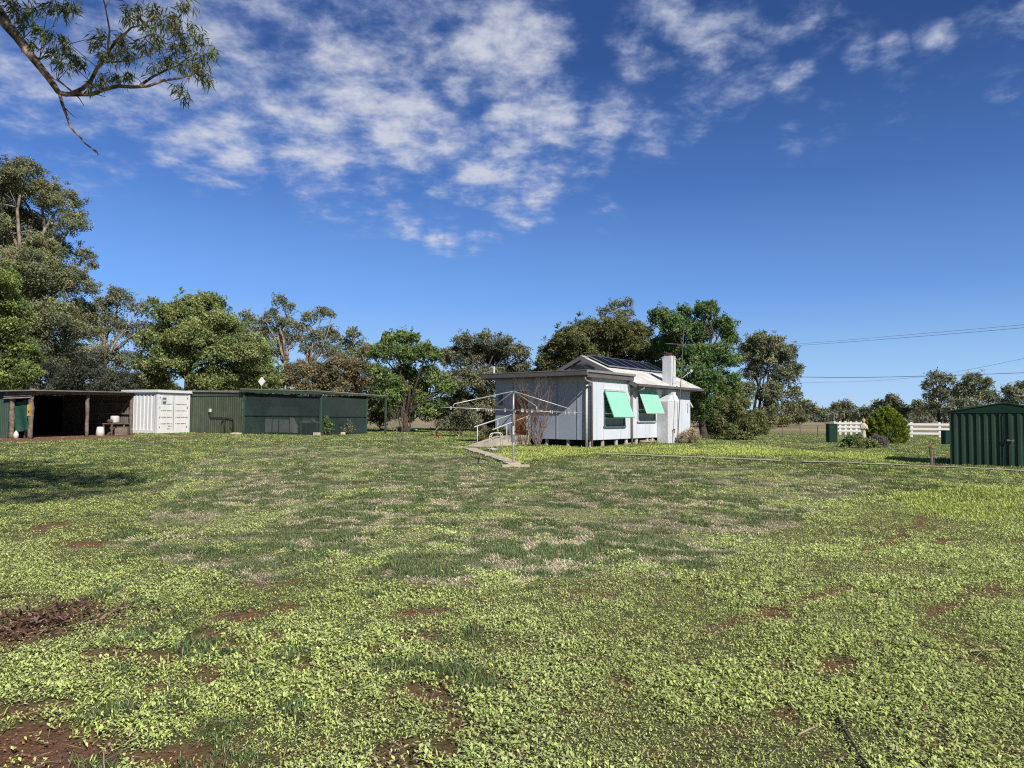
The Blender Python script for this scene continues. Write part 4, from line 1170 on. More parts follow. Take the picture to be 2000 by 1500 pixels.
# windows
def window(a0, a1, z0, z1, sash_z, dark):
    fr = MB(); t = .05
    fr.box(HF, a0, a1, -.05, .01, z0, z0 + t); fr.box(HF, a0, a1, -.05, .01, z1 - t, z1)
    fr.box(HF, a0, a0 + t, -.05, .01, z0 + t, z1 - t); fr.box(HF, a1 - t, a1, -.05, .01, z0 + t, z1 - t)
    w_ = fr.build('window', M[dark], house)
    mb = MB(); mb.box(HF, a0 + t, a1 - t, -.016, -.004, z0 + t, sash_z - .03); mb.build('pane', M['louvre'], w_)
    mb = MB(); mb.box(HF, a0 + t, a1 - t, -.016, -.004, sash_z + .03, z1 - t); mb.build('pane', M['glass'], w_)
    mb = MB(); mb.box(HF, a0 + t, a1 - t, -.04, -.002, sash_z - .03, sash_z + .03); mb.box(HF, (a0 + a1) / 2 - .02, (a0 + a1) / 2 + .02, -.04, -.002, sash_z + .031, z1 - t - .001); mb.build('sash', M['frame_white'], w_)
    mb = MB(); mb.box(HF, a0 - .04, a1 + .04, -.09, .005, z0 - .05, z0 - .002); mb.build('sill', M[dark], w_)
    mb = MB()
    zz_ = sash_z + .1
    while zz_ < z1 - .1:
        mb.hexa([HF(a0 + .06, -.03, zz_), HF((a0 + a1) / 2 - .03, -.03, zz_), HF((a0 + a1) / 2 - .03, -.018, zz_ + .09), HF(a0 + .06, -.018, zz_ + .09),
                 HF(a0 + .06, -.034, zz_ + .005), HF((a0 + a1) / 2 - .03, -.034, zz_ + .005), HF((a0 + a1) / 2 - .03, -.022, zz_ + .095), HF(a0 + .06, -.022, zz_ + .095)])
        zz_ += .12
    mb.build('louvre_blades', M['louvre'], w_)
window(.93, 2.62, 1.2, 2.6, 1.52, 'frame_dark')
window(3.76, 5.44, 1.40, 2.72, 1.72, 'frame_white')
def awning(a0, a1, zt, zb, out, label):
    mb = MB(); e = .03
    p = lambda a, f, o=0.: HF(a, -.075 - out * f - o * .95, zt + (zb - zt) * f + o * .3)
    mb.hexa([p(a0, 0), p(a1, 0), p(a1, 1), p(a0, 1), p(a0, 0, e), p(a1, 0, e), p(a1, 1, e), p(a0, 1, e)])
    o = mb.build('awning', M['awning'], house, label=label)
    ed = MB()
    def bar(pa, pb): ed.tube([pa, pb], .02, 6)
    bar(p(a0, 0, e / 2), p(a0, 1, e / 2)); bar(p(a1, 0, e / 2), p(a1, 1, e / 2)); bar(p(a0, 1, e / 2), p(a1, 1, e / 2)); bar(p(a0, 0, e / 2), p(a1, 0, e / 2))
    ed.build('awning_edge', M['awn_edge'] if zt < 2.65 else M['frame_white'], o)
    for a in (a0 + .05, a1 - .05): MB().tube([HF(a, -.05, zb + .15), p(a, .85, -.02)], .012, 5).build('stay', M['alu'], o)
    hd = MB(); hd.box(HF, a0 + .05, a1 - .05, -.11, 0, zt + .03, zt + .1); hd.build('awning_head', M['frame_white'], o)
awning(.90, 2.58, 2.60, 1.56, .42, 'mint green awning nearer the corner downpipe with dark edge')
awning(3.74, 5.42, 2.76, 1.74, .40, 'mint green awning with pale edge beside the chimney')
# small window and door on the shaded side
fr = MB(); fr.box(HF, -.05, -.0185, 4.36, 4.70, 2.0, 2.62); sw = fr.build('window', M['frame_white'], house)
mb = MB(); mb.box(HF, -.062, -.051, 4.40, 4.66, 2.04, 2.58); mb.build('pane', M['glass'], sw)
fr = MB(); fr.box(HF, -.06, -.0185, 2.98, 3.05, .81, 2.72); fr.box(HF, -.06, -.0185, 3.75, 3.82, .81, 2.72); fr.box(HF, -.06, -.0185, 3.05, 3.75, 2.65, 2.72); fr.build('door_frame', M['frame_white'], house)
dr = MB(); dr.box(HF, -.04, -.0185, 3.055, 3.745, .80, 2.645); dr = dr.build('door', M['door'], house)
mb = MB(); mb.box(HF, -.052, -.041, 3.12, 3.68, 1.75, 2.55); mb.box(HF, -.052, -.041, 3.12, 3.68, .92, 1.6); mb.build('door_panel', M['door'], dr)
mb = MB(); mb.tube([HF(-.045, 3.12, 1.67), HF(-.09, 3.12, 1.67), HF(-.09, 3.22, 1.67)], .014, 6); mb.build('handle', M['alu'], dr)
# floor edge, stumps, black box painting in the shade below
mb = MB(); mb.box(HF, .35, 9.1, .35, 4.5, hg - .2, FL - .01); mb.build('underfloor_shade_box', M['under'], house)
for (a, b) in ((.12, .12), (.12, 1.15), (.12, 2.2), (1.05, .12), (2.15, .12), (3.0, .12), (3.9, .12), (4.9, .12), (5.4, .12), (8.0, .12), (9.1, .12), (.12, 4.6)):
    p = HF(a, b, 0); mb = MB(); z = gz(p.x, p.y)
    mb.lathe((p.x, p.y, 0), [(.085, z - .1), (.08, z + .1), (.07, FL - .002)], 8); mb.build('stump', M['stump'], house)
# chimney
ch = MB()
A0, A1 = 5.66, 6.92
ch.hexa([HF(A0, -.56, hg - .2), HF(A1, -.56, hg - .2), HF(A1, -.003, hg - .2), HF(A0, -.003, hg - .2), HF(A0, -.56, 2.28), HF(A1, -.56, 2.28), HF(A1, -.003, 2.28), HF(A0, -.003, 2.28)])
ch.hexa([HF(A0, -.56, 2.283), HF(A1, -.56, 2.283), HF(A1, -.003, 2.283), HF(A0, -.003, 2.283), HF(6.3, -.42, 2.6), HF(6.88, -.42, 2.6), HF(6.88, -.003, 2.6), HF(6.3, -.003, 2.6)])
ch.hexa([HF(6.42, -.38, 2.59), HF(6.88, -.38, 2.59), HF(6.88, .1, 2.59), HF(6.42, .1, 2.59), HF(6.44, -.37, 4.42), HF(6.9, -.37, 4.42), HF(6.9, .1, 4.42), HF(6.44, .1, 4.42)])
cho = ch.build('chimney', M['render'], house, bevel=.02)
mb = MB(); mb.box(HF, 6.5, 6.84, -.31, .04, 4.423, 4.50); mb.box(HF, 6.52, 6.66, -.29, -.1, 4.502, 4.57); mb.box(HF, 6.7, 6.83, -.2, .02, 4.502, 4.545); mb.build('broken_brick_top', M['brick_red'], cho)
mb = MB(); mb.tube([HF(6.62, -.585, hg + .1), HF(6.62, -.585, 2.25)], .018, 6); mb.build('conduit', M['white_pipe'], cho)
mb = MB(); mb.tube([HF(6.1, -.58, 1.0), HF(6.1, -.66, 1.0), HF(6.1, -.66, .85)], .02, 6); mb.tube([HF(6.1, -.58, hg), HF(6.1, -.58, 1.02)], .012, 6); mb.box(HF, 6.05, 6.15, -.67, -.64, 1.01, 1.05); mb.build('garden_tap', M['rust'], cho)
# solar panels
for k in range(6):
    a0 = 3.35 + k * 1.0; a1 = a0 + .97
    pz = lambda b, o: rz(b) + .10 + o
    def slab(a0, a1, b0, b1, o0, o1):
        return [HF(a0, b0, pz(b0, o0)), HF(a1, b0, pz(b0, o0)), HF(a1, b1, pz(b1, o0)), HF(a0, b1, pz(b1, o0)), HF(a0, b0, pz(b0, o1)), HF(a1, b0, pz(b0, o1)), HF(a1, b1, pz(b1, o1)), HF(a0, b1, pz(b1, o1))]
    sp = MB(); sp.hexa(slab(a0 + .03, a1 - .03, 1.18, 2.27, .005, .045)); so_ = sp.build('solar_panel', M['solar'], house)
    fr = MB()
    for q in ((a0, a1, 1.15, 1.18), (a0, a1, 2.27, 2.30), (a0, a0 + .03, 1.18, 2.27), (a1 - .03, a1, 1.18, 2.27)): fr.hexa(slab(*q, 0, .048))
    fr.build('panel_frame', M['alu'], so_)
# ramp, landing, handrails
mb = MB(); mb.box(HF, -.9, -.02, 2.93, 4.0, hg - .15, .80); mb.build('landing', M['landing'], house)
mb = MB()
e0 = HF(-2.9, 3, 0); ze = gz(e0.x, e0.y)
mb.hexa([HF(-2.95, 2.95, ze - .15), HF(-.903, 2.95, hg - .15), HF(-.903, 3.98, hg - .15), HF(-2.95, 3.98, ze - .15), HF(-2.95, 2.95, ze + .02), HF(-.903, 2.95, .79), HF(-.903, 3.98, .79), HF(-2.95, 3.98, ze + .02)])
mb.build('ramp', M['concrete'], house)
for (b, za, zb, posts) in ((3.95, 1.15, 1.66, (-2.25, -.95)), (3.0, 1.06, 1.62, (-1.55, -.2))):
    mb = MB()
    f = lambda a: za + (zb - za) * (a + 2.4) / 2.4
    mb.tube([HF(-2.45, b, f(-2.45)), HF(-.02, b, f(-.02))], .022, 6)
    for a in posts:
        p = HF(a, b, 0); zb_ = gz(p.x, p.y) if b > 3.9 or a < -1 else .8
        mb.tube([HF(a, b, zb_), HF(a, b, f(a))], .02, 6)
    mb.build('handrail', M['white_pipe'], house, True)

# loose planks under the house side
for (a0, b0, a1, b1, z, lab) in ((2.5, -.12, 4.0, .25, .06, 'pale plank lying askew under the cottage beside the downpipe'), (4.0, -.06, 5.55, .02, .09, 'pale plank lying flat under the cottage left of the chimney'), (4.3, .2, 5.6, .14, .14, 'upper pale plank pushed under the cottage left of the chimney')):
    pa = HF(a0, b0, 0); pb = HF(a1, b1, 0); pa.z = gz(pa.x, pa.y) + z; pb.z = gz(pb.x, pb.y) + z
    fr_ = frame(pa, (pb - pa).xy); ln = (pb - pa).length
    mb = MB(); mb.box(fr_, 0, ln, -.06, .06, pa.z - .02, pa.z + .02)
    tag(mb.build('timber_plank', M['plank']), lab, 'plank', 'loose planks under the cottage')

# tv antenna
ant = thing('tv_antenna', P(1323, 868, 32.2), 'tall thin television antenna mast with cross boom beside the chimney', 'antenna')
mb = MB(); top = P(1336, 634, 32.6); bot = P(1323, 868, 32.2); mb.tube([bot, top], [.022, .016], 6); mb.build('mast', M['wire'], ant)
mb = MB(); b0 = P(1302, 671, 32.5); b1 = P(1346, 674, 32.6); mb.tube([b0, b1], .018, 5)
for k in range(9):
    p = b0.lerp(b1, k / 8.); ln = .16 + .02 * k
    mb.tube([p - U * ln, p + U * ln], .008, 4)
mb.build('boom', M['wire'], ant)
mb = MB(); p = P(1335, 640, 32.6); mb.tube([p + Vector((-.12, -.1, .0)), p + Vector((.12, .1, .02))], .012, 4); mb.tube([p + Vector((-.1, 0, -.12)), p + Vector((.05, 0, .12))], .01, 4); mb.build('dipole', M['wire'], ant)
mb = MB(); mb.tube([P(1334, 728, 32.4), HF(8.9, -.1, rz(-.1) + .05)], .007, 4); mb.tube([P(1333, 740, 32.4), HF(7.3, 1.2, rz(1.2) + .05)], .007, 4); mb.build('guy_wire', M['wire'], ant)
mb = MB(); pa = P(1333, 738, 32.4); pb = P(1350, 725, 32.5); mb.tube([pa, pb], .012, 5); mb.lathe(pb, [(.01, -.06), (.06, -.03), (.06, .05), (.02, .08)], 8); mb.build('lamp', M['white_plastic'], ant)
mb = MB(); mb.tube([P(1345, 787, 35), P(1348, 786, 35), P(1353, 796, 34.8)], .035, 6); mb.build('waste_pipe', M['white_pipe'], house, label=None)

# shrub and grass around the house
s0 = HF(-.95, 1.9, 0); s0.z = gz(s0.x, s0.y)
bare_shrub('bare_shrub', 'leafless reddish twiggy shrub against the shaded cottage wall', s0, 3.1, .6, 15, 'twig', .018)
g_ = G(783, 866)
bare_shrub('bare_shrub', 'small leafless sapling clump on the lawn in front of the green tree', g_, 2.2, .32, 6, 'timber', .013)
segs = [(HF(-.35, 0, 0), HF(-.35, 2.9, 0)), (HF(-.1, -.35, 0), HF(5.6, -.35, 0)), (HF(-.9, 2.6, 0), HF(-2.9, 2.7, 0)), (HF(6.8, -.8, 0), HF(9.5, -.5, 0)), (HF(-.9, 4.3, 0), HF(-2.7, 4.3, 0)), (HF(-1.2, 1.0, 0), HF(-1.0, -1, 0))]
tufts(segs, 'long_grass', 'longer bright grass fringe along the foot of the cottage', (.26, .34, .085), (.04, .15), 170, .22)

# ------------------------------------------------------------------ paths
def strip(name, pts, wdt, m, th=.02, jag=.0):
    mb = MB()
    n = len(pts)
    L_, R_ = [], []
    for i, p in enumerate(pts):
        d = (pts[min(i + 1, n - 1)] - pts[max(i - 1, 0)]); d.z = 0; d.normalize()
        s_ = Vector((-d.y, d.x, 0))
        for lst, sg in ((L_, 1), (R_, -1)):
            q = p + s_ * sg * (wdt / 2 + random.uniform(-jag, jag)); q.z = gz(q.x, q.y) + th; lst.append(q)
    vs = L_ + R_
    mb.add(vs, [(i, n + i, n + i + 1, i + 1) for i in range(n - 1)])
    return mb.build(name, M[m], None, kind='structure')


def sample(pxs, n):
    pts = [G(*p) for p in pxs]; out = []
    for a, b in zip(pts[:-1], pts[1:]):
        for k in range(n): out.append(a.lerp(b, k / n))
    out.append(pts[-1]); return out


strip('concrete_path', sample([(1165, 887), (1300, 892.5), (1420, 897), (1525, 902)], 14), .34, 'concrete', .045, .03)
strip('concrete_path', sample([(1568, 903.5), (1700, 908), (1762, 910.5), (1850, 914)], 14), .34, 'concrete', .045, .03)
strip('shed_slab', sample([(1842, 912), (1930, 917), (2080, 925)], 10), .45, 'concrete', .03, .01)
strip('far_path', sample([(1440, 866), (1530, 868), (1640, 870)], 8), .5, 'concrete', .03, .06)
# flagstones of the path leading to the ramp
fp = [G(915, 877), G(935, 884), G(960, 891), G(985, 900), G(1006, 909)]
for i in range(4):
    a, b = fp[i], fp[i + 1]
    fr_ = frame(a, (b - a).xy); ln = (b - a).length
    for (o0, o1) in ((0.02, .48), (.5, .97)):
        mb = MB(); ring = []
        for k in range(9):
            t = 2 * PI * k / 9
            ca, sa = math.cos(t), math.sin(t)
            q = fr_(ln * ((o0 + o1) / 2 + (o1 - o0) / 2 * max(-1, min(1, ca * 1.3)) * random.uniform(.93, 1.0)), .24 * max(-1, min(1, sa * 1.3)) * random.uniform(.85, 1.0), 0)
            ring.append(q)
        zt = [Vector((q.x, q.y, gz(q.x, q.y) + .055)) for q in ring]; zb = [Vector((q.x, q.y, gz(q.x, q.y) - .05)) for q in ring]
        mb.add(zt + zb, [tuple(range(9))] + [(k, k + 9, (k + 1) % 9 + 9, (k + 1) % 9) for k in range(9)])
        tag(mb.build('flagstone', M['stone_cream']), 'sandy flagstone of the short path leading down from the cottage ramp', 'paving stone', 'flagstones of the ramp path')
mb = MB()
g_ = G(1010, 911); fr_ = frame(g_, (1, .05)); mb.box(fr_, -.42, .34, -.18, .24, g_.z - .1, g_.z + .04)
tag(mb.build('concrete_pad', M['stone_cream']), 'sandy concrete pad at the foot of the rotary clothes line', 'paving pad')
g_ = G(890, 874)
mb = MB(); mb.lathe(g_, [(.34, -.05), (.3, .025), (.2, .035)], 9, 1.4, .8); tag(mb.build('stone_slab', M['stone_cream']), 'worn flat reddish stone slab left of the ramp foot', 'paving stone')

# ------------------------------------------------------------------ rotary clothes line
hb = G(1002, 907)
hb = Vector((hb.x, hb.y, hb.z))
hoist = thing('clothes_hoist', hb, 'silver rotary clothes line with four drooping arms on the lawn', 'clothes line')
s_ = hb.y / F
zt = P(1002, 764, hb.y).z; za = P(1002, 801, hb.y).z
mb = MB(); mb.tube([hb + Vector((0, 0, -.1)), Vector((hb.x, hb.y, za - .45))], .032, 8); mb.tube([Vector((hb.x, hb.y, za - .5)), Vector((hb.x, hb.y, zt))], .025, 8); mb.build('mast', M['hoist'], hoist, True)
mb = MB(); zw = P(1002, 856, hb.y).z; mb.lathe((hb.x, hb.y, zw), [(.03, -.12), (.06, -.1), (.06, .1), (.03, .12)], 10); mb.tube([(hb.x, hb.y, zw), (hb.x - .13, hb.y - .05, zw), (hb.x - .13, hb.y - .05, zw - .12)], .012, 5); mb.build('winder', M['alu'], hoist)
Rr = 2.17; TH = math.radians(20); tips = []
tilt = lambda p: Vector((p.x, p.y, p.z - .031 * (p.x - hb.x)))
for k in range(4):
    a = TH + k * PI / 2 + PI
    d = Vector((math.cos(a), math.sin(a), 0))
    mb = MB()
    p0 = Vector((hb.x, hb.y, za)); p1 = tilt(p0 + d * Rr)
    mb.tube([p0, p1], [.016, .013], 6)
    tipS = tilt(p0 + d * Rr * .83)
    mb.tube([Vector((hb.x, hb.y, zt)), tipS + Vector((0, 0, .11)) - d * .03, tipS + Vector((0, 0, .06)), tipS], .014, 6)
    mb.build('arm', M['hoist'], hoist, True)
    tips.append((p0, d))
mb = MB()
for f in (.97, .8, .62, .45, .28):
    for k in range(4):
        a_ = tilt(tips[k][0] + tips[k][1] * Rr * f) + Vector((0, 0, .02)); b_ = tilt(tips[(k + 1) % 4][0] + tips[(k + 1) % 4][1] * Rr * f) + Vector((0, 0, .02))
        mb.tube([a_, a_.lerp(b_, .5) - Vector((0, 0, .02)), b_], .0028, 3)
mb.build('line_wire', M['wire'], hoist)
for k in range(22):
    f = random.choice((.97, .8, .62, .45, .28)); i = random.randrange(4)
    a_ = tilt(tips[i][0] + tips[i][1] * Rr * f); b_ = tilt(tips[(i + 1) % 4][0] + tips[(i + 1) % 4][1] * Rr * f)
    p = a_.lerp(b_, random.random())
    mb = MB(); an = random.uniform(0, PI); fr_ = frame(p, (math.cos(an), math.sin(an)))
    mb.box(fr_, -.016, -.002, -.008, .008, p.z - .055, p.z + .035); mb.box(fr_, .002, .016, -.008, .008, p.z - .055, p.z + .035)
    o = mb.build('clothes_peg', M['white_plastic']); tag(o, 'pale clothes peg clipped on a wire of the rotary clothes line', 'clothes peg', 'pegs on the clothes line')

# bent tube frame with white dish
ga = G(956, 882.5); gb = G(978, 881.5)
bf = thing('tube_frame', ga.lerp(gb, .5), 'cream bent tube hoop standing in the grass left of the clothes line mast', 'tube frame')
h = .66
for oy, nm in ((0, 'hoop'), (.32, 'hoop')):
    mb = MB(); o_ = Vector((.06 if oy else 0, oy, 0)); a = ga + o_; b = gb + o_
    up = Vector((0, 0, 1))
    mb.tube([a - up * .05, a + up * (h - .1), a + up * (h - .03) + (b - a) * .08, a + up * h + (b - a) * .22, b + up * h - (b - a) * .22, b + up * (h - .03) - (b - a) * .08, b + up * (h - .1), b - up * .05], .016, 7)
    mb.build(nm, M['white_pipe'], bf, True)
mb = MB(); mb.tube([ga + Vector((0, 0, h - .12)), ga + Vector((.06, .32, h - .12))], .012, 6); mb.tube([gb + Vector((0, 0, h - .12)), gb + Vector((.06, .32, h - .12))], .012, 6); mb.build('crossbar', M['white_pipe'], bf, True)
p = G(963, 881); mb = MB(); mb.lathe(p, [(.13, .0), (.18, .07), (.19, .09), (.17, .09), (.12, .03)], 14); tag(mb.build('white_dish', M['white_plastic'], None, True), 'shallow white dish on the grass under the cream tube hoop', 'dish')
p = G(934, 908); mb = MB(); mb.tube([p + Vector((0, 0, -.05)), p + Vector((.01, 0, .15)), p + Vector((.06, 0, .33))], [.014, .013, .008], 5); tag(mb.build('black_stake', M['dark']), 'short black stake leaning in the lawn left of the flagstones', 'stake')

# ------------------------------------------------------------------ open shed at left
A = P(58, 860, 33.0); fdir = Vector((.18, .98, 0)).normalized(); gdir = Vector((-.98, .18, 0)).normalized()
SF = frame(A, fdir, gdir)                     # a along the open front (away from us), b into the shed
sgz = gz(A.x, A.y)
shed = thing('open_shed', (A.x, A.y, sgz), 'dark open fronted lean-to shed on rough posts at the far left', 'shed')
def post(a, b, r, zt, m='log', wob=.05, name='post'):
    p = SF(a, b, 0); z = gz(p.x, p.y)
    mb = MB(); pts = [SF(a + random.uniform(-wob, wob) * k / 4, b + random.uniform(-wob, wob) * k / 4, z - .1 + (zt - z + .1) * k / 6) for k in range(7)]
    mb.tube(pts, [r * random.uniform(.85, 1.15) for _ in pts], 8); return mb.build(name, M[m], shed, True)
ZR = 2.63
cp = post(0, 0, .11, ZR - .03); post(0.05, 1.06, .12, ZR - .1); post(3.42, 0, .095, ZR, 'timber', .02); post(6.6, 0, .09, ZR + .06, 'timber', .02); post(.5, .75, .06, 2.2)
mb = MB(); mb.hexa([SF(-.35, -.35, ZR - .02), SF(6.95, -.35, ZR + .12), SF(6.95, 4.8, ZR - .03), SF(-.35, 4.8, ZR - .10), SF(-.35, -.35, ZR + .03), SF(6.95, -.35, ZR + .17), SF(6.95, 4.8, ZR + .02), SF(-.35, 4.8, ZR - .05)])
mb.build('roof', M['grey_sheet'], shed)
mb = MB()                                     # rusty sheet ends and front beam
mb.hexa([SF(.1, -.1, ZR - .16), SF(6.75, -.1, ZR - .04), SF(6.75, .0, ZR - .04), SF(.1, .0, ZR - .16), SF(.1, -.1, ZR - .03), SF(6.75, -.1, ZR + .09), SF(6.75, .0, ZR + .09), SF(.1, 0, ZR - .03)])
mb.build('beam', M['timber'], shed)
def corr(Fr, axis, a0, a1, off, z0, z1, pitch, dep, trap=True):
    """ribbed sheet in a vertical plane; axis 0: runs along a at b=off, axis 1: runs along b at a=off"""
    mb = MB(); n = max(2, int(abs(a1 - a0) / pitch)); pr = []
    for i in range(n):
        t0 = a0 + (a1 - a0) * i / n; st = (a1 - a0) / n
        pr += [(t0, 0), (t0 + st * .35, 0), (t0 + st * .5, dep), (t0 + st * .85, dep)]
    pr.append((a1, 0))
    vs = []
    for (t, d) in pr:
        for z in (z0, z1): vs.append(Fr(t, off + d, z) if axis == 0 else Fr(off + d, t, z))
    mb.add(vs, [(2 * i, 2 * i + 2, 2 * i + 3, 2 * i + 1) for i in range(len(pr) - 1)])
    return mb
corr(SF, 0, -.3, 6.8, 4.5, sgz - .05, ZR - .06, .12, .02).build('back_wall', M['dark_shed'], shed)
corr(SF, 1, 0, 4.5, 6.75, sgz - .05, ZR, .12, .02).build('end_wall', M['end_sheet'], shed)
corr(SF, 1, 1.15, 4.5, -.02, sgz - .05, ZR - .09, .10, .018).build('end_wall', M['shed_green'], shed, label='green ribbed near end wall')
mb = MB()
for k in range(4): mb.hexa([SF(-.10 - .03 * k, -.12, ZR - .04 - .10 * k), SF(-.04 - .03 * k, -.12, ZR - .04 - .10 * k), SF(-.04 - .03 * k, 1.35, ZR - .09 - .10 * k), SF(-.10 - .03 * k, 1.35, ZR - .09 - .10 * k),
                            SF(-.09, -.12, ZR + .03 - .10 * k), SF(-.05, -.12, ZR + .03 - .10 * k), SF(-.05, 1.35, ZR - .02 - .10 * k), SF(-.09, 1.35, ZR - .02 - .10 * k)])
mb.build('slat_awning', M['grey_sheet'], shed)
# tarp hanging in the near end
mb = MB(); nu, nv = 12, 10; vs = []
for j in range(nv + 1):
    for i in range(nu + 1):
        uu, vv = i / nu, j / nv
        sag = .05 * math.sin(uu * PI) * (1 - vv) ; b = .1 + .9 * uu
        vs.append(SF(.12 + .05 * math.sin(uu * 9 + vv * 3) * (vv + .2) + .10 * vv * uu, b, 2.18 - sag - 1.42 * vv + .04 * math.sin(uu * 6)))
mb.add(vs, [(j * (nu + 1) + i, j * (nu + 1) + i + 1, (j + 1) * (nu + 1) + i + 1, (j + 1) * (nu + 1) + i) for j in range(nv) for i in range(nu)])
tag(mb.build('tarpaulin', M['tarp'], None, True), 'dark green tarpaulin hung between the two rough posts at the near shed end', 'tarpaulin')
# braces of the sunlit far end
mb = MB()
for z in (1.0, 1.55, 2.1): mb.box(SF, 6.63, 6.70, .05, 4.4, z, z + .08)
mb.build('girt', M['timber'], shed)
mb = MB(); mb.tube([SF(6.6, .15, 2.35), SF(6.6, 1.3, .75)], .04, 6); mb.build('brace', M['timber'], shed)
mb = MB()
p = SF(-.02, -.13, 0)
mb.hexa([SF(-.125, -.10, 1.45), SF(-.125, .08, 1.45), SF(-.115, .08, 1.45), SF(-.115, -.10, 1.45), SF(-.125, -.10, 1.98), SF(-.125, .08, 1.98), SF(-.115, .08, 1.98), SF(-.115, -.10, 1.98)])
sg = mb.build('sign', M['yellow'], cp)
mb = MB(); mb.box(SF, -.13, -.126, -.05, .02, 1.6, 1.7); mb.build('sign_mark', M['dark'], sg)

# things in and under the open shed
def pot(name, g, prof, m, label, cat, n=12):
    mb = MB(); mb.lathe(g, prof, n); return tag(mb.build(name, M[m], None, True), label, cat)
q = SF(5.6, .45, 0); q.z = gz(q.x, q.y)
bn = thing('work_bench', q, 'low timber bench at the right end of the open shed', 'bench')
bf_ = frame(q, fdir, gdir)
mb = MB(); mb.box(bf_, -.25, .75, -.3, .3, q.z + .62, q.z + .67); mb.build('top', M['timber'], bn)
for (a, b) in ((-.2, -.25), (.7, -.25), (-.2, .25), (.7, .25)):
    mb = MB(); mb.box(bf_, a - .03, a + .03, b - .03, b + .03, q.z - .02, q.z + .62); mb.build('leg', M['timber'], bn)
mb = MB(); mb.box(bf_, .12, .48, -.18, .16, q.z + .675, q.z + 1.07); o = mb.build('white_drum', M['white_plastic'], None, True, bevel=.07); tag(o, 'rounded white plastic drum on top of the shed bench', 'drum')
pot('dark_pot', Vector(bf_(-.12, -.05, q.z + .673)), [(.10, 0), (.14, .08), (.14, .16), (.11, .2), (.12, .21)], 'rust', 'small dark round pot on the shed bench beside the white drum', 'pot')
q2 = SF(4.75, .35, 0); q2.z = gz(q2.x, q2.y)
pot('white_tub', q2, [(.22, 0), (.195, .26), (.16, .46), (.13, .49), (.0, .49)], 'white_plastic', 'white upturned tub on the ground left of the shed bench', 'tub')
q3 = SF(.1, .85, 0); q3.z = gz(q3.x, q3.y)
pot('white_jug', q3, [(.10, 0), (.11, .17), (.09, .26), (.04, .33), (.04, .36)], 'white_plastic', 'white plastic jug on the ground between the near shed posts', 'jug')
q4 = SF(6.1, .25, 0); q4.z = gz(q4.x, q4.y); f4 = frame(q4, (.8, .6))
mb = MB(); mb.box(f4, -.3, .3, -.25, .25, q4.z, q4.z + .42); tag(mb.build('grey_crate', M['timber'], bevel=.02), 'grey wooden crate on the ground under the sunlit shed end', 'crate')

# ------------------------------------------------------------------ white container
K = P(306, 850, 42.9); e = Vector((.364, .932, 0)).normalized(); mdir = Vector((-e.y, e.x, 0))
KF = frame(K, e, mdir)                        # a along the door end, b along the side
kz = gz(K.x, K.y) + .02; kt = kz + 2.45
cont = thing('shipping_container', (K.x, K.y, kz), 'white corrugated steel shipping container with its doors closed', 'container')
mb = MB(); mb.box(KF, .05, 2.39, .06, 6.0, kz + .1, kt - .05); mb.build('body', M['steel_wht'], cont)
corr(KF, 1, .2, 5.9, -.0, kz + .16, kt - .12, .29, .034).build('side_wall', M['steel_wht'], cont)
mb = MB()
for (a, b) in ((-.04, -.04), (2.30, -.04), (-.04, 5.9), (2.30, 5.9)): mb.box(KF, a, a + .16, b, b + .16, kz, kt)
mb.build('corner_post', M['steel_wht'], cont)
mb = MB(); mb.box(KF, -.03, .08, .125, 5.895, kz, kz + .155); mb.box(KF, -.03, .08, .125, 5.895, kt - .12, kt); mb.box(KF, .125, 2.295, -.03, .1, kz, kz + .13); mb.box(KF, .125, 2.295, -.03, .1, kt - .13, kt); mb.build('rail', M['steel_wht'], cont)
for (a0, a1) in ((.13, 1.19), (1.23, 2.29)):
    mb = MB(); mb.box(KF, a0, a1, -.005, .055, kz + .135, kt - .135); d_ = mb.build('door', M['steel_wht'], cont)
    rb = MB()
    for z in (.55, .95, 1.35, 1.75):
        rb.box(KF, a0 + .12, a0 + .5, -.025, -.006, kz + z, kz + z + .035); rb.box(KF, a0 + .56, a1 - .1, -.025, -.006, kz + z, kz + z + .035)
    rb.build('door_rib', M['grey_sheet'], d_)
    lb = MB()
    for a in (a0 + .2, a1 - .2): lb.tube([KF(a, -.035, kz + .14), KF(a, -.035, kt - .14)], .014, 6)
    lb.build('lock_bar', M['steel_wht'], d_)
    hg_ = MB()
    ah = a0 + .0 if a0 < 1 else a1 - .06
    for z in (.3, .9, 1.5, 2.1): hg_.box(KF, ah, ah + .06, -.02, -.006, kz + z, kz + z + .1)
    hg_.build('hinge', M['rust'], d_)
mb = MB(); mb.box(KF, 1.192, 1.228, .0, .04, kz + .14, kt - .14); mb.build('door_gap', M['rust'], cont)
mb = MB(); mb.box(KF, .28, .62, -.03, -.027, kz + 1.86, kz + 2.16); lg = mb.build('logo_panel', M['teal_logo'], cont)
mb = MB(); mb.add([KF(.33, -.034, kz + 1.93), KF(.42, -.034, kz + 2.05), KF(.47, -.034, kz + 1.98), KF(.52, -.034, kz + 2.04), KF(.58, -.034, kz + 1.93)], [(0, 4, 3, 2, 1)]); mb.build('logo_mark', M['white_plastic'], lg)
mb = MB(); mb.box(KF, .29, .61, -.03, -.027, kz + 1.80, kz + 1.835); mb.build('logo_line', M['teal_logo'], lg)
mb = MB()
for (a0, a1, z) in ((.8, 1.08, .40), (.72, 1.02, .24)): mb.box(KF, a0, a1, -.03, -.027, kz + z, kz + z + .03)
mb.build('data_marks', M['grey_sheet'], cont)
mb = MB(); mb.box(KF, -.14, 2.62, -.16, 2.85, kt + .01, kt + .17); mb.build('roof_slab', M['steel_wht'], cont)

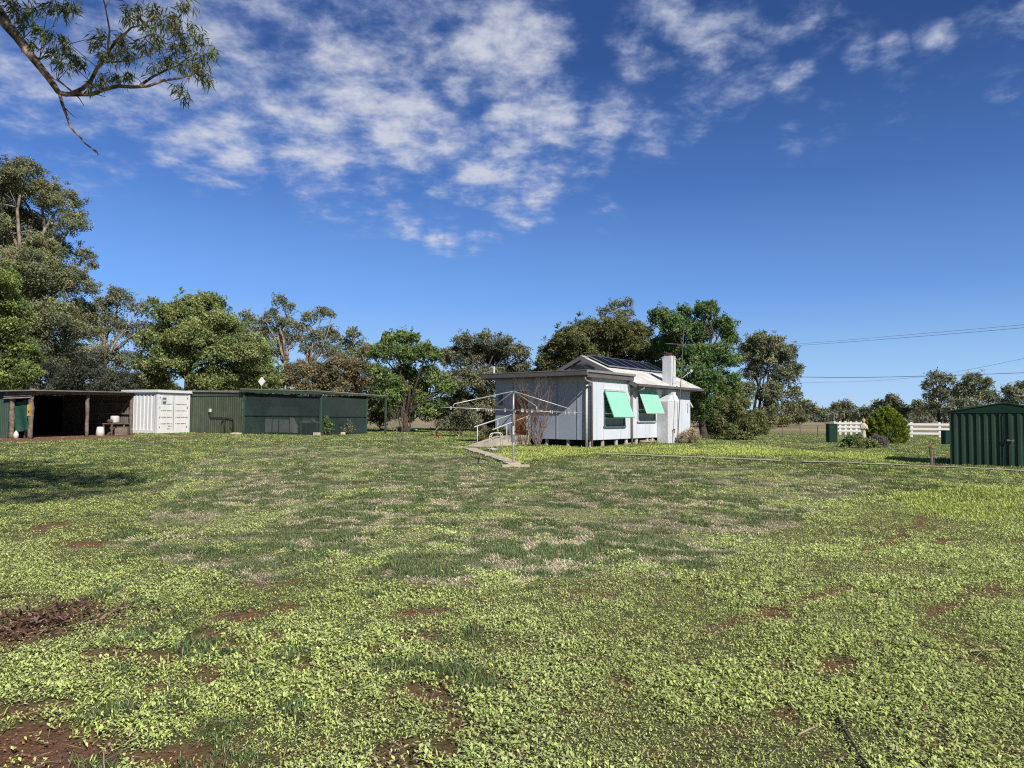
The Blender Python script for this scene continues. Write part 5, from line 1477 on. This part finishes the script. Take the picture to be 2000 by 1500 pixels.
# ------------------------------------------------------------------ olive green shed wall
g0 = Vector((-20.45, 45.35, 0)); g1 = Vector((-16.25, 43.05, 0))
GF = frame(g0, (g1 - g0).xy)
gl = (g1 - g0).length; ggz = gz(-18.5, 44)
gs = thing('green_shed', (*g0.xy, ggz), 'faded olive green ribbed shed between the white container and the screened enclosure', 'shed')
corr(GF, 0, -.1, gl - .02, 0.0, ggz - .05, 2.98, .19, -.02).build('wall', M['olive_sheet'], gs)
corr(GF, 1, .02, 3.5, -.1, ggz - .05, 2.98, .19, .02).build('end_wall', M['olive_sheet'], gs)
mb = MB(); mb.hexa([GF(-.2, -.12, 3.0), GF(gl - .1, -.12, 2.9), GF(gl - .1, 3.6, 2.95), GF(-.2, 3.6, 3.1), GF(-.2, -.12, 3.10), GF(gl - .1, -.12, 3.02), GF(gl - .1, 3.6, 3.08), GF(-.2, 3.6, 3.2)]); mb.build('roof', M['grey_sheet'], gs)
mb = MB(); mb.box(GF, -.1, gl - .1, -.05, -.025, 2.72, 2.86); mb.build('fascia', M['olive_sheet'], gs)
mb = MB(); mb.tube([GF(1.95, -.07, 1.75), GF(1.95, -.07, 1.45), GF(2.0, -.07, 1.38), GF(3.1, -.07, 1.38), GF(4.0, -.07, 1.3), GF(4.05, -.07, 1.15), GF(4.05, -.07, ggz)], .025, 6); mb.tube([GF(3.2, -.07, 1.36), GF(3.05, -.09, 1.05)], .03, 6); mb.tube([GF(3.25, -.07, 1.36), GF(3.3, -.07, ggz)], .02, 6); mb.tube([GF(3.8, -.07, 1.3), GF(3.8, -.07, .8), GF(4.0, -.07, .7)], .016, 6)
mb.build('water_pipe', M['black_pipe'], gs, True)
mb = MB(); mb.box(GF, 1.86, 2.0, -.12, -.03, 1.72, 1.92); mb.build('meter_box', M['white_plastic'], gs)
mb = MB(); mb.tube([GF(1.0, -.05, 3.1), GF(1.0, -.05, 3.55)], .012, 5); mb.build('rod', M['wire'], gs)
mb = MB(); p = G(460, 848); mb.lathe(p, [(.22, 0), (.2, .08), (.1, .1)], 9, 1.5, .8); tag(mb.build('pale_stone', M['stone_cream']), 'yellowish flat stone at the foot of the green shed pipes', 'stone')
p = G(472, 847.5); mb = MB(); fr_ = frame(p, (.9, -.3)); mb.box(fr_, -.32, .32, -.12, .12, p.z, p.z + .07); tag(mb.build('white_board', M['white_plastic'], bevel=.01), 'small white board lying on the grass by the green shed corner', 'board')

# ------------------------------------------------------------------ screened enclosure
Mp = Vector((-16.2, 43.0, 0)); nd = Vector((.93, -.36, 0)).normalized()
EF = frame(Mp, nd)
el_ = 5.58; ed_ = 4.75
egz = gz(-12, 41.5)
en = thing('screened_enclosure', (*Mp.xy, egz), 'dark green shade mesh enclosure with a flat roof and corner post', 'enclosure')
def epost(a, b, zt, r=.05, m='shed_green'):
    p = EF(a, b, 0); mb = MB(); mb.box(EF, a - r, a + r, b - r, b + r, gz(p.x, p.y) - .1, zt); mb.build('post', M[m], en)
ztop = lambda a, b: 3.02 - .030 * a - .010 * b
for (a, b) in ((.06, 0), (el_, 0), (el_, ed_), (.06, ed_), (2.75, ed_)): epost(a, b, ztop(a, b) - .06, .055)
epost(el_ + .15, 6.85, ztop(el_, 6.8) - .1, .05)
def roof_slab(a0, a1, b0, b1, t0, t1): return [EF(a0, b0, ztop(a0, b0) + t0), EF(a1, b0, ztop(a1, b0) + t0), EF(a1, b1, ztop(a1, b1) + t0), EF(a0, b1, ztop(a0, b1) + t0), EF(a0, b0, ztop(a0, b0) + t1), EF(a1, b0, ztop(a1, b0) + t1), EF(a1, b1, ztop(a1, b1) + t1), EF(a0, b1, ztop(a0, b1) + t1)]
mb = MB(); mb.hexa(roof_slab(-.12, el_ + .22, -.22, 7.05, .07, .12)); mb.build('roof', M['roof_grey'], en)
mb = MB(); mb.hexa(roof_slab(-.1, el_ + .2, -.2, -.15, -.10, .068)); mb.hexa(roof_slab(el_ + .15, el_ + .2, -.148, 7.03, -.02, .068)); mb.build('fascia', M['shed_green'], en)
mb = MB(); mb.box(EF, .12, el_ - .06, -.012, -.008, egz + .08, 2.78); mb.build('screen', M['screen'], en)
mb = MB(); mb.box(EF, el_ + .01, el_ + .014, .06, ed_ - .06, egz + .08, 2.66); mb.build('screen', M['screen'], en)
mb = MB(); mb.box(EF, .12, el_ - .06, -.05, -.015, 1.48, 1.53); mb.box(EF, 1.4 - .02 + 1.2, 1.4 + .02 + 1.2, .0, .04, egz, 2.8); mb.box(EF, el_ + .018, el_ + .05, .06, ed_ - .06, 1.44, 1.49); mb.box(EF, .12, el_ - .06, -.03, .05, egz - .05, egz + .07); mb.box(EF, el_ - .02, el_ + .03, .06, ed_ - .06, egz - .05, egz + .07); mb.build('rail', M['green_trim'], en)
corr(EF, 0, .06, el_, ed_ + .02, egz - .05, 2.8, .2, .02).build('back_wall', M['shed_green'], en)
corr(EF, 1, .12, ed_, .02, egz - .05, 2.9, .2, .02).build('side_wall', M['shed_green'], en)
mb = MB(); mb.hexa(roof_slab(3.1, 4.3, 1.2, 2.4, .13, .17)); o = mb.build('roof_solar_panel', M['solar'], en)  # solar panel lying on the enclosure roof
# dish on the roof
g_ = EF(.3, 1.2, ztop(.3, 1.2) + .12)
dish = thing('satellite_dish', g_, 'small white square dish on a bracket above the enclosure roof', 'satellite dish')
mb = MB(); mb.tube([g_, g_ + Vector((0, 0, .38))], .02, 6); mb.tube([g_ + Vector((.6, 0, 0)), g_ + Vector((.02, 0, .3))], .012, 5); mb.build('bracket', M['alu'], dish)
c = g_ + Vector((-.05, -.08, .5)); mb = MB()
rg = [c + Vector((.20 * math.cos(t) + .05, 0, .27 * math.sin(t))) for t in (0, PI / 2, PI, 3 * PI / 2)]
rg2 = [r + Vector((.03, .06, 0)) for r in rg]
mb.add(rg + rg2 + [c + Vector((.02, .09, 0))], [(0, 1, 2, 3), (0, 4, 5, 1), (1, 5, 6, 2), (2, 6, 7, 3), (3, 7, 4, 0), (4, 8, 5), (5, 8, 6), (6, 8, 7), (7, 8, 4)])
mb.build('reflector', M['white_plastic'], dish)
# things standing behind the mesh
def cupboard(a, b, wd_, dp, ht, label, name='cupboard', m='white_plastic', cat='cupboard', doors=2):
    p = EF(a, b, 0); z = gz(p.x, p.y)
    r = thing(name, (p.x, p.y, z), label, cat)
    mb = MB(); mb.box(EF, a, a + wd_, b, b + dp, z + .08, z + ht); mb.build('carcass', M[m], r)
    for k in range(doors):
        mb = MB(); w0 = a + wd_ * k / doors + .02; w1 = a + wd_ * (k + 1) / doors - .02; mb.box(EF, w0, w1, b - .025, b - .003, z + .12, z + ht - .04); mb.build('door', M[m], r)
    mb = MB(); mb.box(EF, a + .04, a + wd_ - .04, b + .04, b + dp - .04, z, z + .078); mb.build('plinth', M['dark'], r)
cupboard(.8, 1.0, 1.75, .6, 1.65, 'wide pale cupboard seen dimly behind the mesh at the left', m='frame_white')
cupboard(2.72, .9, .3, .4, 1.65, 'narrow pale locker behind the mesh right of the wide cupboard', 'locker', 'white_plastic', 'locker', 1)
p = EF(3.75, 1.2, 0); z = gz(p.x, p.y)
r = thing('desk', (p.x, p.y, z), 'pale table behind the mesh carrying a white box', 'table')
mb = MB(); mb.box(EF, 3.4, 4.7, .9, 1.6, z + .72, z + .77); mb.build('top', M['white_plastic'], r)
for (a, b) in ((3.45, .95), (4.6, .95), (3.45, 1.5), (4.6, 1.5)):
    mb = MB(); mb.box(EF, a, a + .05, b, b + .05, z, z + .718); mb.build('leg', M['alu'], r)
mb = MB(); mb.box(EF, 3.55, 4.15, 1.0, 1.45, z + .775, z + 1.1); tag(mb.build('white_box', M['white_plastic'], bevel=.02), 'white box standing on the table behind the mesh', 'box')
# cream blocks along the enclosure foot
for (x, y, wd_, lab) in ((619, 850.5, .36, 'cream block at the foot of the enclosure corner post'), (670, 849.5, .27, 'cream block half way along the enclosure side screen'), (711, 844.5, .24, 'cream block at the far end of the enclosure side screen'), (746, 842, .34, 'cream block under the roof tip post of the enclosure')):
    p = G(x, y); fr_ = frame(p, (.93, -.3 if x < 640 else .2)); mb = MB(); mb.box(fr_, -wd_ / 2, wd_ / 2, -.12, .12, p.z - .03, p.z + .17)
    tag(mb.build('stone_block', M['stone_cream'], bevel=.015), lab, 'block', 'cream blocks around the enclosure')
p = G(780, 843)
pot('white_bucket', p, [(.19, 0), (.24, .36), (.255, .37), (.24, .37), (.2, .05)], 'white_plastic', 'white bucket on the grass right of the enclosure', 'bucket')
p = G(803, 841); mb = MB(); mb.lathe(p, [(.42, 0), (.5, .12), (.47, .12), (.4, .03)], 14, 1, .6); tag(mb.build('blue_trough', M['bucket_blue'], None, True), 'flat pale blue tub on the grass right of the white bucket', 'tub')
p = G(830, 839); mb = MB(); fr_ = frame(p, (1, .1)); mb.box(fr_, -.7, .7, -.2, .2, p.z - .05, p.z + .09); tag(mb.build('sand_slab', M['stone_cream'], bevel=.01), 'long low sandy slab on the grass behind the green tree', 'slab')
p = G(853, 853)
st = thing('brick_pile', p, 'small heap of red bricks on the grass below the clothes line tip', 'brick pile')
for k in range(7):
    an = random.uniform(0, PI); q = p + Vector((random.uniform(-.25, .25), random.uniform(-.2, .2), .05 + .075 * (k // 4))); fr_ = frame(q, (math.cos(an), math.sin(an)))
    mb = MB(); mb.box(fr_, -.115, .115, -.055, .055, q.z - .05, q.z + .03); mb.build('brick', M['brick_red'], st)
mb = MB(); q = G(852, 852.5); mb.tube([q + Vector((0, .1, -.1)), q + Vector((.01, .1, .62))], .03, 6); tag(mb.build('wooden_stake', M['plank']), 'pale wooden stake standing behind the red brick heap', 'stake')
p = G(896, 852); mb = MB(); mb.lathe(p, [(.1, -.02), (.11, .08), (.05, .13)], 7); tag(mb.build('pale_stone', M['stone_cream']), 'small pale stone on the lawn at the brown shrub foot', 'stone')
p = G(768, 840); mb = MB(); mb.tube([p, p + Vector((.05, 0, .5)), p + Vector((-.06, .02, 1.15))], [.03, .028, .02], 6); q = G(776, 842)
mb = MB(); mb.tube([q + Vector((.25, .1, -.05)), q + Vector((.15, .1, .6)), q + Vector((-.02, .1, 1.15))], [.035, .03, .02], 6); tag(mb.build('dead_limb', M['bark_pale']), 'pale leaning dead stick beside the white bucket', 'stick')

# ------------------------------------------------------------------ green garden shed at right
S0 = Vector((15.10, 24.55, 0)); wdir = Vector((.85, -.52, 0)).normalized()
TF = frame(S0, wdir); tz = gz(S0.x, S0.y); W_ = 3.05; TD = 3.0; TW = 1.82; TR = 2.13
ts = thing('garden_shed', (*S0.xy, tz), 'dark green ribbed garden shed with a low gable at the right edge', 'shed')
corr(TF, 0, .0, W_ * .5 - .02, 0, tz + .03, TW - .03, .2, -.045).build('front_wall', M['green_sheet'], ts)
dd = corr(TF, 0, W_ * .5, W_ * .5 + .98, -.015, tz + .05, TW - .05, .2, -.045).build('door', M['green_sheet'], ts)
corr(TF, 0, W_ * .5 + 1.0, W_, 0, tz + .03, TW - .03, .2, -.045).build('front_wall', M['green_sheet'], ts)
mb = MB(); mb.box(TF, W_ * .5 - .015, W_ * .5 + .03, -.085, -.06, tz + .05, TW - .05); mb.box(TF, W_ * .5 + .95, W_ * .5 + .995, -.085, -.06, tz + .05, TW - .05); mb.build('door_frame', M['green_trim'], dd)
mb = MB(); mb.box(TF, 1.58, 1.66, -.105, -.086, tz + .86, tz + .92); mb.tube([TF(1.60, -.12, tz + .88), TF(1.78, -.12, tz + .89)], .014, 6); mb.box(TF, 1.74, 1.79, -.13, -.10, tz + .86, tz + .92); mb.build('padbolt', M['alu'], dd)
mb = MB(); mb.box(TF, 1.53, 1.60, -.115, -.087, tz + .84, tz + .94); mb.build('latch', M['dark'], dd)
for (a) in (0., W_): corr(TF, 1, 0, TD, a, tz + .03, TW - .03, .2, .03 if a == 0 else -.03).build('side_wall', M['green_sheet'], ts)
corr(TF, 0, 0, W_, TD, tz + .03, TW - .03, .2, -.03).build('back_wall', M['green_sheet'], ts)
mb = MB()
for (a, b) in ((-.02, -.055), (W_ - .02, -.055)): mb.box(TF, a, a + .045, b, b + .045, tz, TW)
mb.box(TF, .03, W_ - .03, -.06, .01, tz, tz + .035); mb.build('corner_trim', M['green_sheet'], ts)
mb = MB(); mb.add([TF(-.06, -.07, TW - .03), TF(W_ + .06, -.07, TW - .03), TF(W_ + .06, -.07, TW + .03), TF(W_ / 2, -.07, TR - .01), TF(-.06, -.07, TW + .03)], [(0, 1, 2, 3, 4)])
mb.add([TF(-.06, TD + .05, TW - .03), TF(W_ + .06, TD + .05, TW - .03), TF(W_ + .06, TD + .05, TW + .03), TF(W_ / 2, TD + .05, TR - .01), TF(-.06, TD + .05, TW + .03)], [(4, 3, 2, 1, 0)]); mb.build('gable', M['green_trim'], ts)
mb = MB()
for (a0, a1) in ((-.1, W_ / 2), (W_ + .1, W_ / 2)):
    mb.hexa([TF(a0, -.10, TW + .0), TF(a1, -.10, TR - .01), TF(a1, TD + .08, TR - .01), TF(a0, TD + .08, TW), TF(a0, -.10, TW + .035), TF(a1, -.10, TR + .03), TF(a1, TD + .08, TR + .03), TF(a0, TD + .08, TW + .035)])
mb.build('roof', M['green_sheet'], ts)
tufts([(TF(-.1, -.25, 0), TF(3.1, -.3, 0)), (TF(-.25, 0, 0), TF(-.2, 2.9, 0))], 'long_grass', 'longer grass fringe along the foot of the garden shed', (.26, .34, .085), (.04, .13), 160, .14)

# tap post
p = G(1820, 911)
tp = thing('tap_post', p, 'grey timber post with a garden tap left of the green garden shed', 'post')
mb = MB(); mb.tube([p + Vector((0, 0, -.1)), p + Vector((-.01, 0, .35)), p + Vector((-.045, 0, .68))], [.05, .045, .04], 6); mb.build('stake', M['timber'], tp)
mb = MB(); t0 = p + Vector((-.05, -.03, .64)); mb.tube([t0 + Vector((.02, 0, -.02)), t0 + Vector((-.06, -.02, .0)), t0 + Vector((-.14, -.03, .0)), t0 + Vector((-.16, -.03, -.07))], .017, 6); mb.tube([t0 + Vector((-.09, -.02, 0)), t0 + Vector((-.09, -.02, .07))], .01, 5); mb.tube([t0 + Vector((-.13, -.02, .08)), t0 + Vector((-.05, -.02, .08))], .012, 5); mb.build('tap', M['brick_red'], tp)
mb = MB(); mb.tube([p + Vector((.06, -.03, 0)), p + Vector((.06, -.03, .5)), p + Vector((-.02, -.04, .64))], .01, 5); mb.build('supply_pipe', M['wire'], tp)
for k, (dx, dy, lab) in enumerate(((-.22, -.1, 'left red brick at the foot of the tap post'), (.2, -.15, 'right red brick at the foot of the tap post'))):
    q = p + Vector((dx, dy, 0)); q.z = gz(q.x, q.y); fr_ = frame(q, (1, .3 - .5 * k)); mb = MB(); mb.box(fr_, -.13, .13, -.055, .055, q.z - .02, q.z + .06); tag(mb.build('loose_brick', M['brick_red']), lab, 'brick', 'bricks by the tap post')

# ------------------------------------------------------------------ fences beyond the lawn
def rail_fence(name, label, pts, rails, ph, pw, rh, m, group=None):
    r = thing(name, pts[0], label, 'fence', group)
    for p in pts:
        d = (pts[1] - pts[0]); fr_ = frame(p, d.xy); mb = MB(); mb.box(fr_, -pw / 2, pw / 2, -pw / 2, pw / 2, p.z - .05, p.z + ph)
        mb.hexa([fr_(-pw * .6, -pw * .6, p.z + ph), fr_(pw * .6, -pw * .6, p.z + ph), fr_(pw * .6, pw * .6, p.z + ph), fr_(-pw * .6, pw * .6, p.z + ph), fr_(-pw * .15, -pw * .15, p.z + ph + .06), fr_(pw * .15, -pw * .15, p.z + ph + .06), fr_(pw * .15, pw * .15, p.z + ph + .06), fr_(-pw * .15, pw * .15, p.z + ph + .06)])
        mb.build('post', M[m], r)
    for z in rails:
        mb = MB()
        for a, b in ((pts[0], pts[-1]),):
            fr_ = frame(a, (b - a).xy); ln = (b - a).xy.length
            vs = [Vector(fr_(aa, bb, 0)) for (aa, bb) in ((-pw / 2, -pw / 2 - .05), (ln + pw / 2, -pw / 2 - .05), (ln + pw / 2, -pw / 2 - .004), (-pw / 2, -pw / 2 - .004))]
            zs = [a.z, b.z, b.z, a.z]
            mb.hexa([v + Vector((0, 0, zs[i] + z)) for i, v in enumerate(vs)] + [v + Vector((0, 0, zs[i] + z + rh)) for i, v in enumerate(vs)])
        mb.build('rail', M[m], r)
    return r
pa = P(1780, 855, 60.0); pb = P(1835, 855, 59.6)
dv = pb - pa
pts = []
for k in range(-1, 5):
    q = pa + dv * k; q.z = gz(q.x, q.y); pts.append(q)
rail_fence('rail_fence', 'white three rail fence section running right behind the conifer to the shed', pts, (.24, .62, 1.0), 1.22, .20, .175, 'fence_white')
qa = P(1630, 848, 67.2); qb = P(1683, 850, 67.0); pts = []
for k in range(6):
    q = qa.lerp(qb, k / 5); q.z = gz(q.x, q.y); pts.append(q)
rail_fence('rail_fence', 'white three rail fence section with closely spaced posts left of the statue', pts, (.3, .66, 1.0), 1.22, .19, .17, 'fence_white')
pts = []
for x in (1440, 1484, 1528, 1563, 1597, 1630):
    q = P(x, 850, 58); q.z = gz(q.x, q.y); pts.append(q)
wf = thing('pipe_fence', pts[0], 'low pipe rail and wire fence across the paddock left of the white fence', 'fence')
for p in pts:
    mb = MB(); mb.tube([p - Vector((0, 0, .05)), p + Vector((0, 0, .95))], .035, 6); mb.build('post', M['timber'], wf)
mb = MB(); mb.tube([p + Vector((0, 0, .95)) for p in pts], .03, 6); mb.build('top_rail', M['timber'], wf)
mb = MB()
for z in (.2, .45, .7): mb.tube([p + Vector((0, -.03, z)) for p in pts], .008, 4)
mb.build('wire', M['wire'], wf)


def green_box(px0, px1, py0, py1, label):
    p = G((px0 + px1) / 2, py1); s = p.y / F; wd_ = (px1 - px0) * s; ht = (py1 - py0) * s
    r = thing('green_cabinet', p, label, 'cabinet'); fr_ = frame(p, (1, .12))
    mb = MB(); mb.box(fr_, -wd_ / 2, wd_ / 2 - .04, -.2, .2, p.z - .02, p.z + ht); mb.build('body', M['green_trim'], r, bevel=.01)
    mb = MB(); mb.box(fr_, -wd_ / 2 - .02, wd_ / 2, -.23, .23, p.z + ht + .002, p.z + ht + .05); mb.build('lid', M['green_sheet'], r)
    mb = MB(); mb.tube([fr_(wd_ / 2 + .02, -.1, p.z - .02), fr_(wd_ / 2 + .02, -.1, p.z + ht)], .03, 6); mb.build('side_post', M['alu'], r)
green_box(1616, 1634, 829, 864, 'upright dark green cabinet on the lawn left of the statue bed')
green_box(1842, 1856, 842, 868, 'dark green cabinet half hidden by the left edge of the garden shed')

# far house with white roof
hp = P(1598, 821, 215); hz = gz(hp.x, hp.y)
fh = thing('distant_house', (hp.x, hp.y, hz), 'distant low house with a long white roof beyond the paddock', 'house')
HH = frame((hp.x, hp.y), (1, .1))
rzt = P(1598, 818, 215).z; rzb = P(1598, 825.5, 215).z
mb = MB(); mb.box(HH, -3.2, 3.4, 0, 6, hz - .1, rzb); mb.build('wall', M['frame_white'], fh)
mb = MB(); mb.add([HH(-3.7, -.5, rzb), HH(4.0, -.5, rzb), HH(4.0, 6.5, rzb), HH(-3.7, 6.5, rzb), HH(-3.0, 3, rzt), HH(.9, 3, rzt)], [(0, 1, 5, 4), (1, 2, 5), (2, 3, 4, 5), (3, 0, 4), (3, 2, 1, 0)]); mb.build('roof', M['roof_white'], fh)
mb = MB(); mb.box(HH, -1.9, -1.4, 2.7, 3.2, rzt - .3, rzt + .6); mb.build('chimney', M['brick_red'], fh)
mb = MB(); p = P(1629, 806, 100); b_ = P(1629, 828, 100); mb.tube([Vector((p.x, p.y, gz(p.x, p.y) - .1)), p], .06, 6); tag(mb.build('thin_pole', M['alu']), 'thin pale pole above the left end of the white fence', 'pole')
mb = MB(); a_ = P(1800, 810, 66); b_ = P(1832, 828, 62); c_ = P(1796, 809, 66); mb.tube([a_, b_, Vector((b_.x, b_.y, gz(b_.x, b_.y)))], .03, 6); tag(mb.build('slanting_pole', M['alu']), 'slanting pale pole leaning behind the white fence near the shed', 'pole')

# ------------------------------------------------------------------ overhead wires
def cable(pts, r, m, label):
    mb = MB(); P3 = [P(*p) for p in pts]
    # smooth the span
    out = []
    n = len(P3)
    for i in range(n - 1):
        p0, p1, p2, p3 = P3[max(i - 1, 0)], P3[i], P3[i + 1], P3[min(i + 2, n - 1)]
        for k in range(8):
            t = k / 8
            out.append(.5 * ((2 * p1) + (p2 - p0) * t + (2 * p0 - 5 * p1 + 4 * p2 - p3) * t * t + (3 * p1 - p0 - 3 * p2 + p3) * t ** 3))
    out.append(P3[-1])
    mb.tube(out, r, 5); tag(mb.build('overhead_wire', M[m]), label, 'power line', 'overhead wires on the right')
cable([(1400, 681, 150), (1545, 675.5, 128), (1760, 660, 100), (2000, 640, 80), (2300, 612, 66)], .022, 'cable_far', 'lower wire of the high pair crossing the blue sky at right')
cable([(1400, 678, 150.5), (1545, 672.5, 128.5), (1760, 655, 100.5), (2000, 634, 80.5), (2300, 604, 66.5)], .018, 'cable_far', 'upper wire of the high pair crossing the blue sky at right')
cable([(1400, 729, 60), (1475, 733.5, 60), (1580, 736.5, 60), (1690, 737, 60), (1820, 734, 60), (2000, 728, 60), (2300, 714, 60)], .022, 'cable', 'thick black service wire sagging low from the gum to the right edge')
cable([(1500, 750, 110), (1580, 747.5, 104), (1700, 744, 96), (1830, 732, 86), (2000, 700, 74), (2300, 630, 62)], .014, 'cable_far', 'thin lowest wire curving up to the right edge')

# ------------------------------------------------------------------ litter on the lawn
n = 900
lx = LITTER.x + RNG.normal(0, .38, n); ly = LITTER.y + RNG.normal(0, .26, n)
p = np.stack([lx, ly, Gz(lx, ly) + RNG.uniform(.0, .05, n)], -1)
az = RNG.uniform(0, 2 * PI, n); el = RNG.normal(.05, .25, n)
ax = np.stack([np.cos(az) * np.cos(el), np.sin(az) * np.cos(el), np.sin(el)], -1)
Ls = RNG.uniform(.05, .13, n)
cb = np.array([(.20, .115, .075), (.13, .08, .055), (.36, .25, .18), (.10, .06, .045)])[RNG.integers(0, 4, n)]
o = quads_mesh('leaf_litter', leaves(p, ax, Ls, Ls * .2, rand_dirs(n) * .4 + np.array((0, 0, 1.))), cb * np.clip(RNG.normal(1, .2, n), .5, 1.6)[:, None], M['litter'])
tag(o, 'heap of dry reddish fallen leaves on bare soil at lower left', 'leaf litter', kind='stuff')
n = 1500
ly = 2.6 + 9 * RNG.random(n) ** 1.3; lx = RNG.uniform(-1, 1, n) * (ly * .75 + .5)
p = np.stack([lx, ly, Gz(lx, ly) + RNG.uniform(.015, .045, n)], -1)
az = RNG.uniform(0, 2 * PI, n); el = RNG.normal(.05, .2, n)
ax = np.stack([np.cos(az) * np.cos(el), np.sin(az) * np.cos(el), np.sin(el)], -1)
Ls = RNG.uniform(.04, .17, n)
cb = np.array([(.42, .34, .22), (.30, .22, .15), (.16, .10, .07), (.48, .42, .30)])[RNG.integers(0, 4, n)]
o = quads_mesh('dry_straw', leaves(p, ax, Ls, np.full(n, .006), rand_dirs(n) * .4 + np.array((0, 0, 1.))), cb, M['litter'])
tag(o, 'scattered dry straw stalks and fallen gum leaves over the near lawn', 'straw', kind='stuff')


n = 60000
ly = 2.3 + 6.5 * RNG.random(n); lx = RNG.uniform(-1, 1, n) * (ly * .78 + .6)
_, bz_, _, _ = masks(lx, ly)
kp = RNG.random(n) < np.clip(bz_ * 1.3 - .15, 0, 1)
lx = lx[kp]; ly = ly[kp]; n = len(lx)
p = np.stack([lx, ly, Gz(lx, ly) - .012 + RNG.uniform(0, .012, n)], -1)
ax = rand_dirs(n); ax[:, 2] = np.abs(ax[:, 2]) * .7; ax = unit(ax)
Ls = RNG.uniform(.004, .018, n) * np.where(RNG.random(n) < .05, 1.9, 1)
cb = np.array([(.33, .17, .10), (.22, .11, .07), (.42, .24, .15), (.30, .24, .19), (.15, .085, .06)])[RNG.integers(0, 5, n)]
o = quads_mesh('soil_crumbs', leaves(p, ax, Ls, Ls * RNG.uniform(.4, .95, n), rand_dirs(n)), cb * np.clip(RNG.normal(1, .2, n), .5, 1.5)[:, None], M['litter'])
tag(o, 'red brown crumbs of soil and bark chips on the bare patches of the near lawn', 'soil crumbs', kind='stuff')


def stick(pxs, r, m, label):
    pts = [G(*q_) + Vector((0, 0, .02)) for q_ in pxs]; mb = MB(); mb.tube(pts, [r * (1 - .5 * i / len(pts)) for i in range(len(pts))], 6)
    tag(mb.build('fallen_stick', M[m], None, True), label, 'stick', 'sticks on the lawn')
stick([(1632, 1392), (1642, 1420), (1660, 1450), (1678, 1480), (1700, 1512)], .010, 'bark', 'dark fallen stick pointing down to the bottom edge at lower right')
stick([(1878, 1279), (1905, 1276), (1955, 1274)], .006, 'plank', 'thin pale straw stick lying on the lawn at right')
stick([(1560, 1442), (1580, 1432), (1600, 1424)], .006, 'plank', 'short pale twig left of the dark fallen stick')
stick([(-10, 1172), (40, 1166), (120, 1168)], .012, 'bark', 'dark thin stick along the top of the leaf heap')
stick([(290, 990 + 66), (320, 1056), (345, 1050)], .012, 'bark', 'small dark twig on the lawn at left below the tree shadow')

# ------------------------------------------------------------------ render settings
sc.view_settings.view_transform = 'Standard'; sc.view_settings.look = 'None'; sc.view_settings.exposure = 0; sc.view_settings.gamma = 1
sc.render.engine = 'CYCLES'
sc.cycles.max_bounces = 6; sc.cycles.diffuse_bounces = 3; sc.cycles.transmission_bounces = 4; sc.cycles.transparent_max_bounces = 8; sc.cycles.glossy_bounces = 2
sc.cycles.use_denoising = False; sc.cycles.pixel_filter_type = 'BLACKMAN_HARRIS'; sc.cycles.filter_width = 1.15
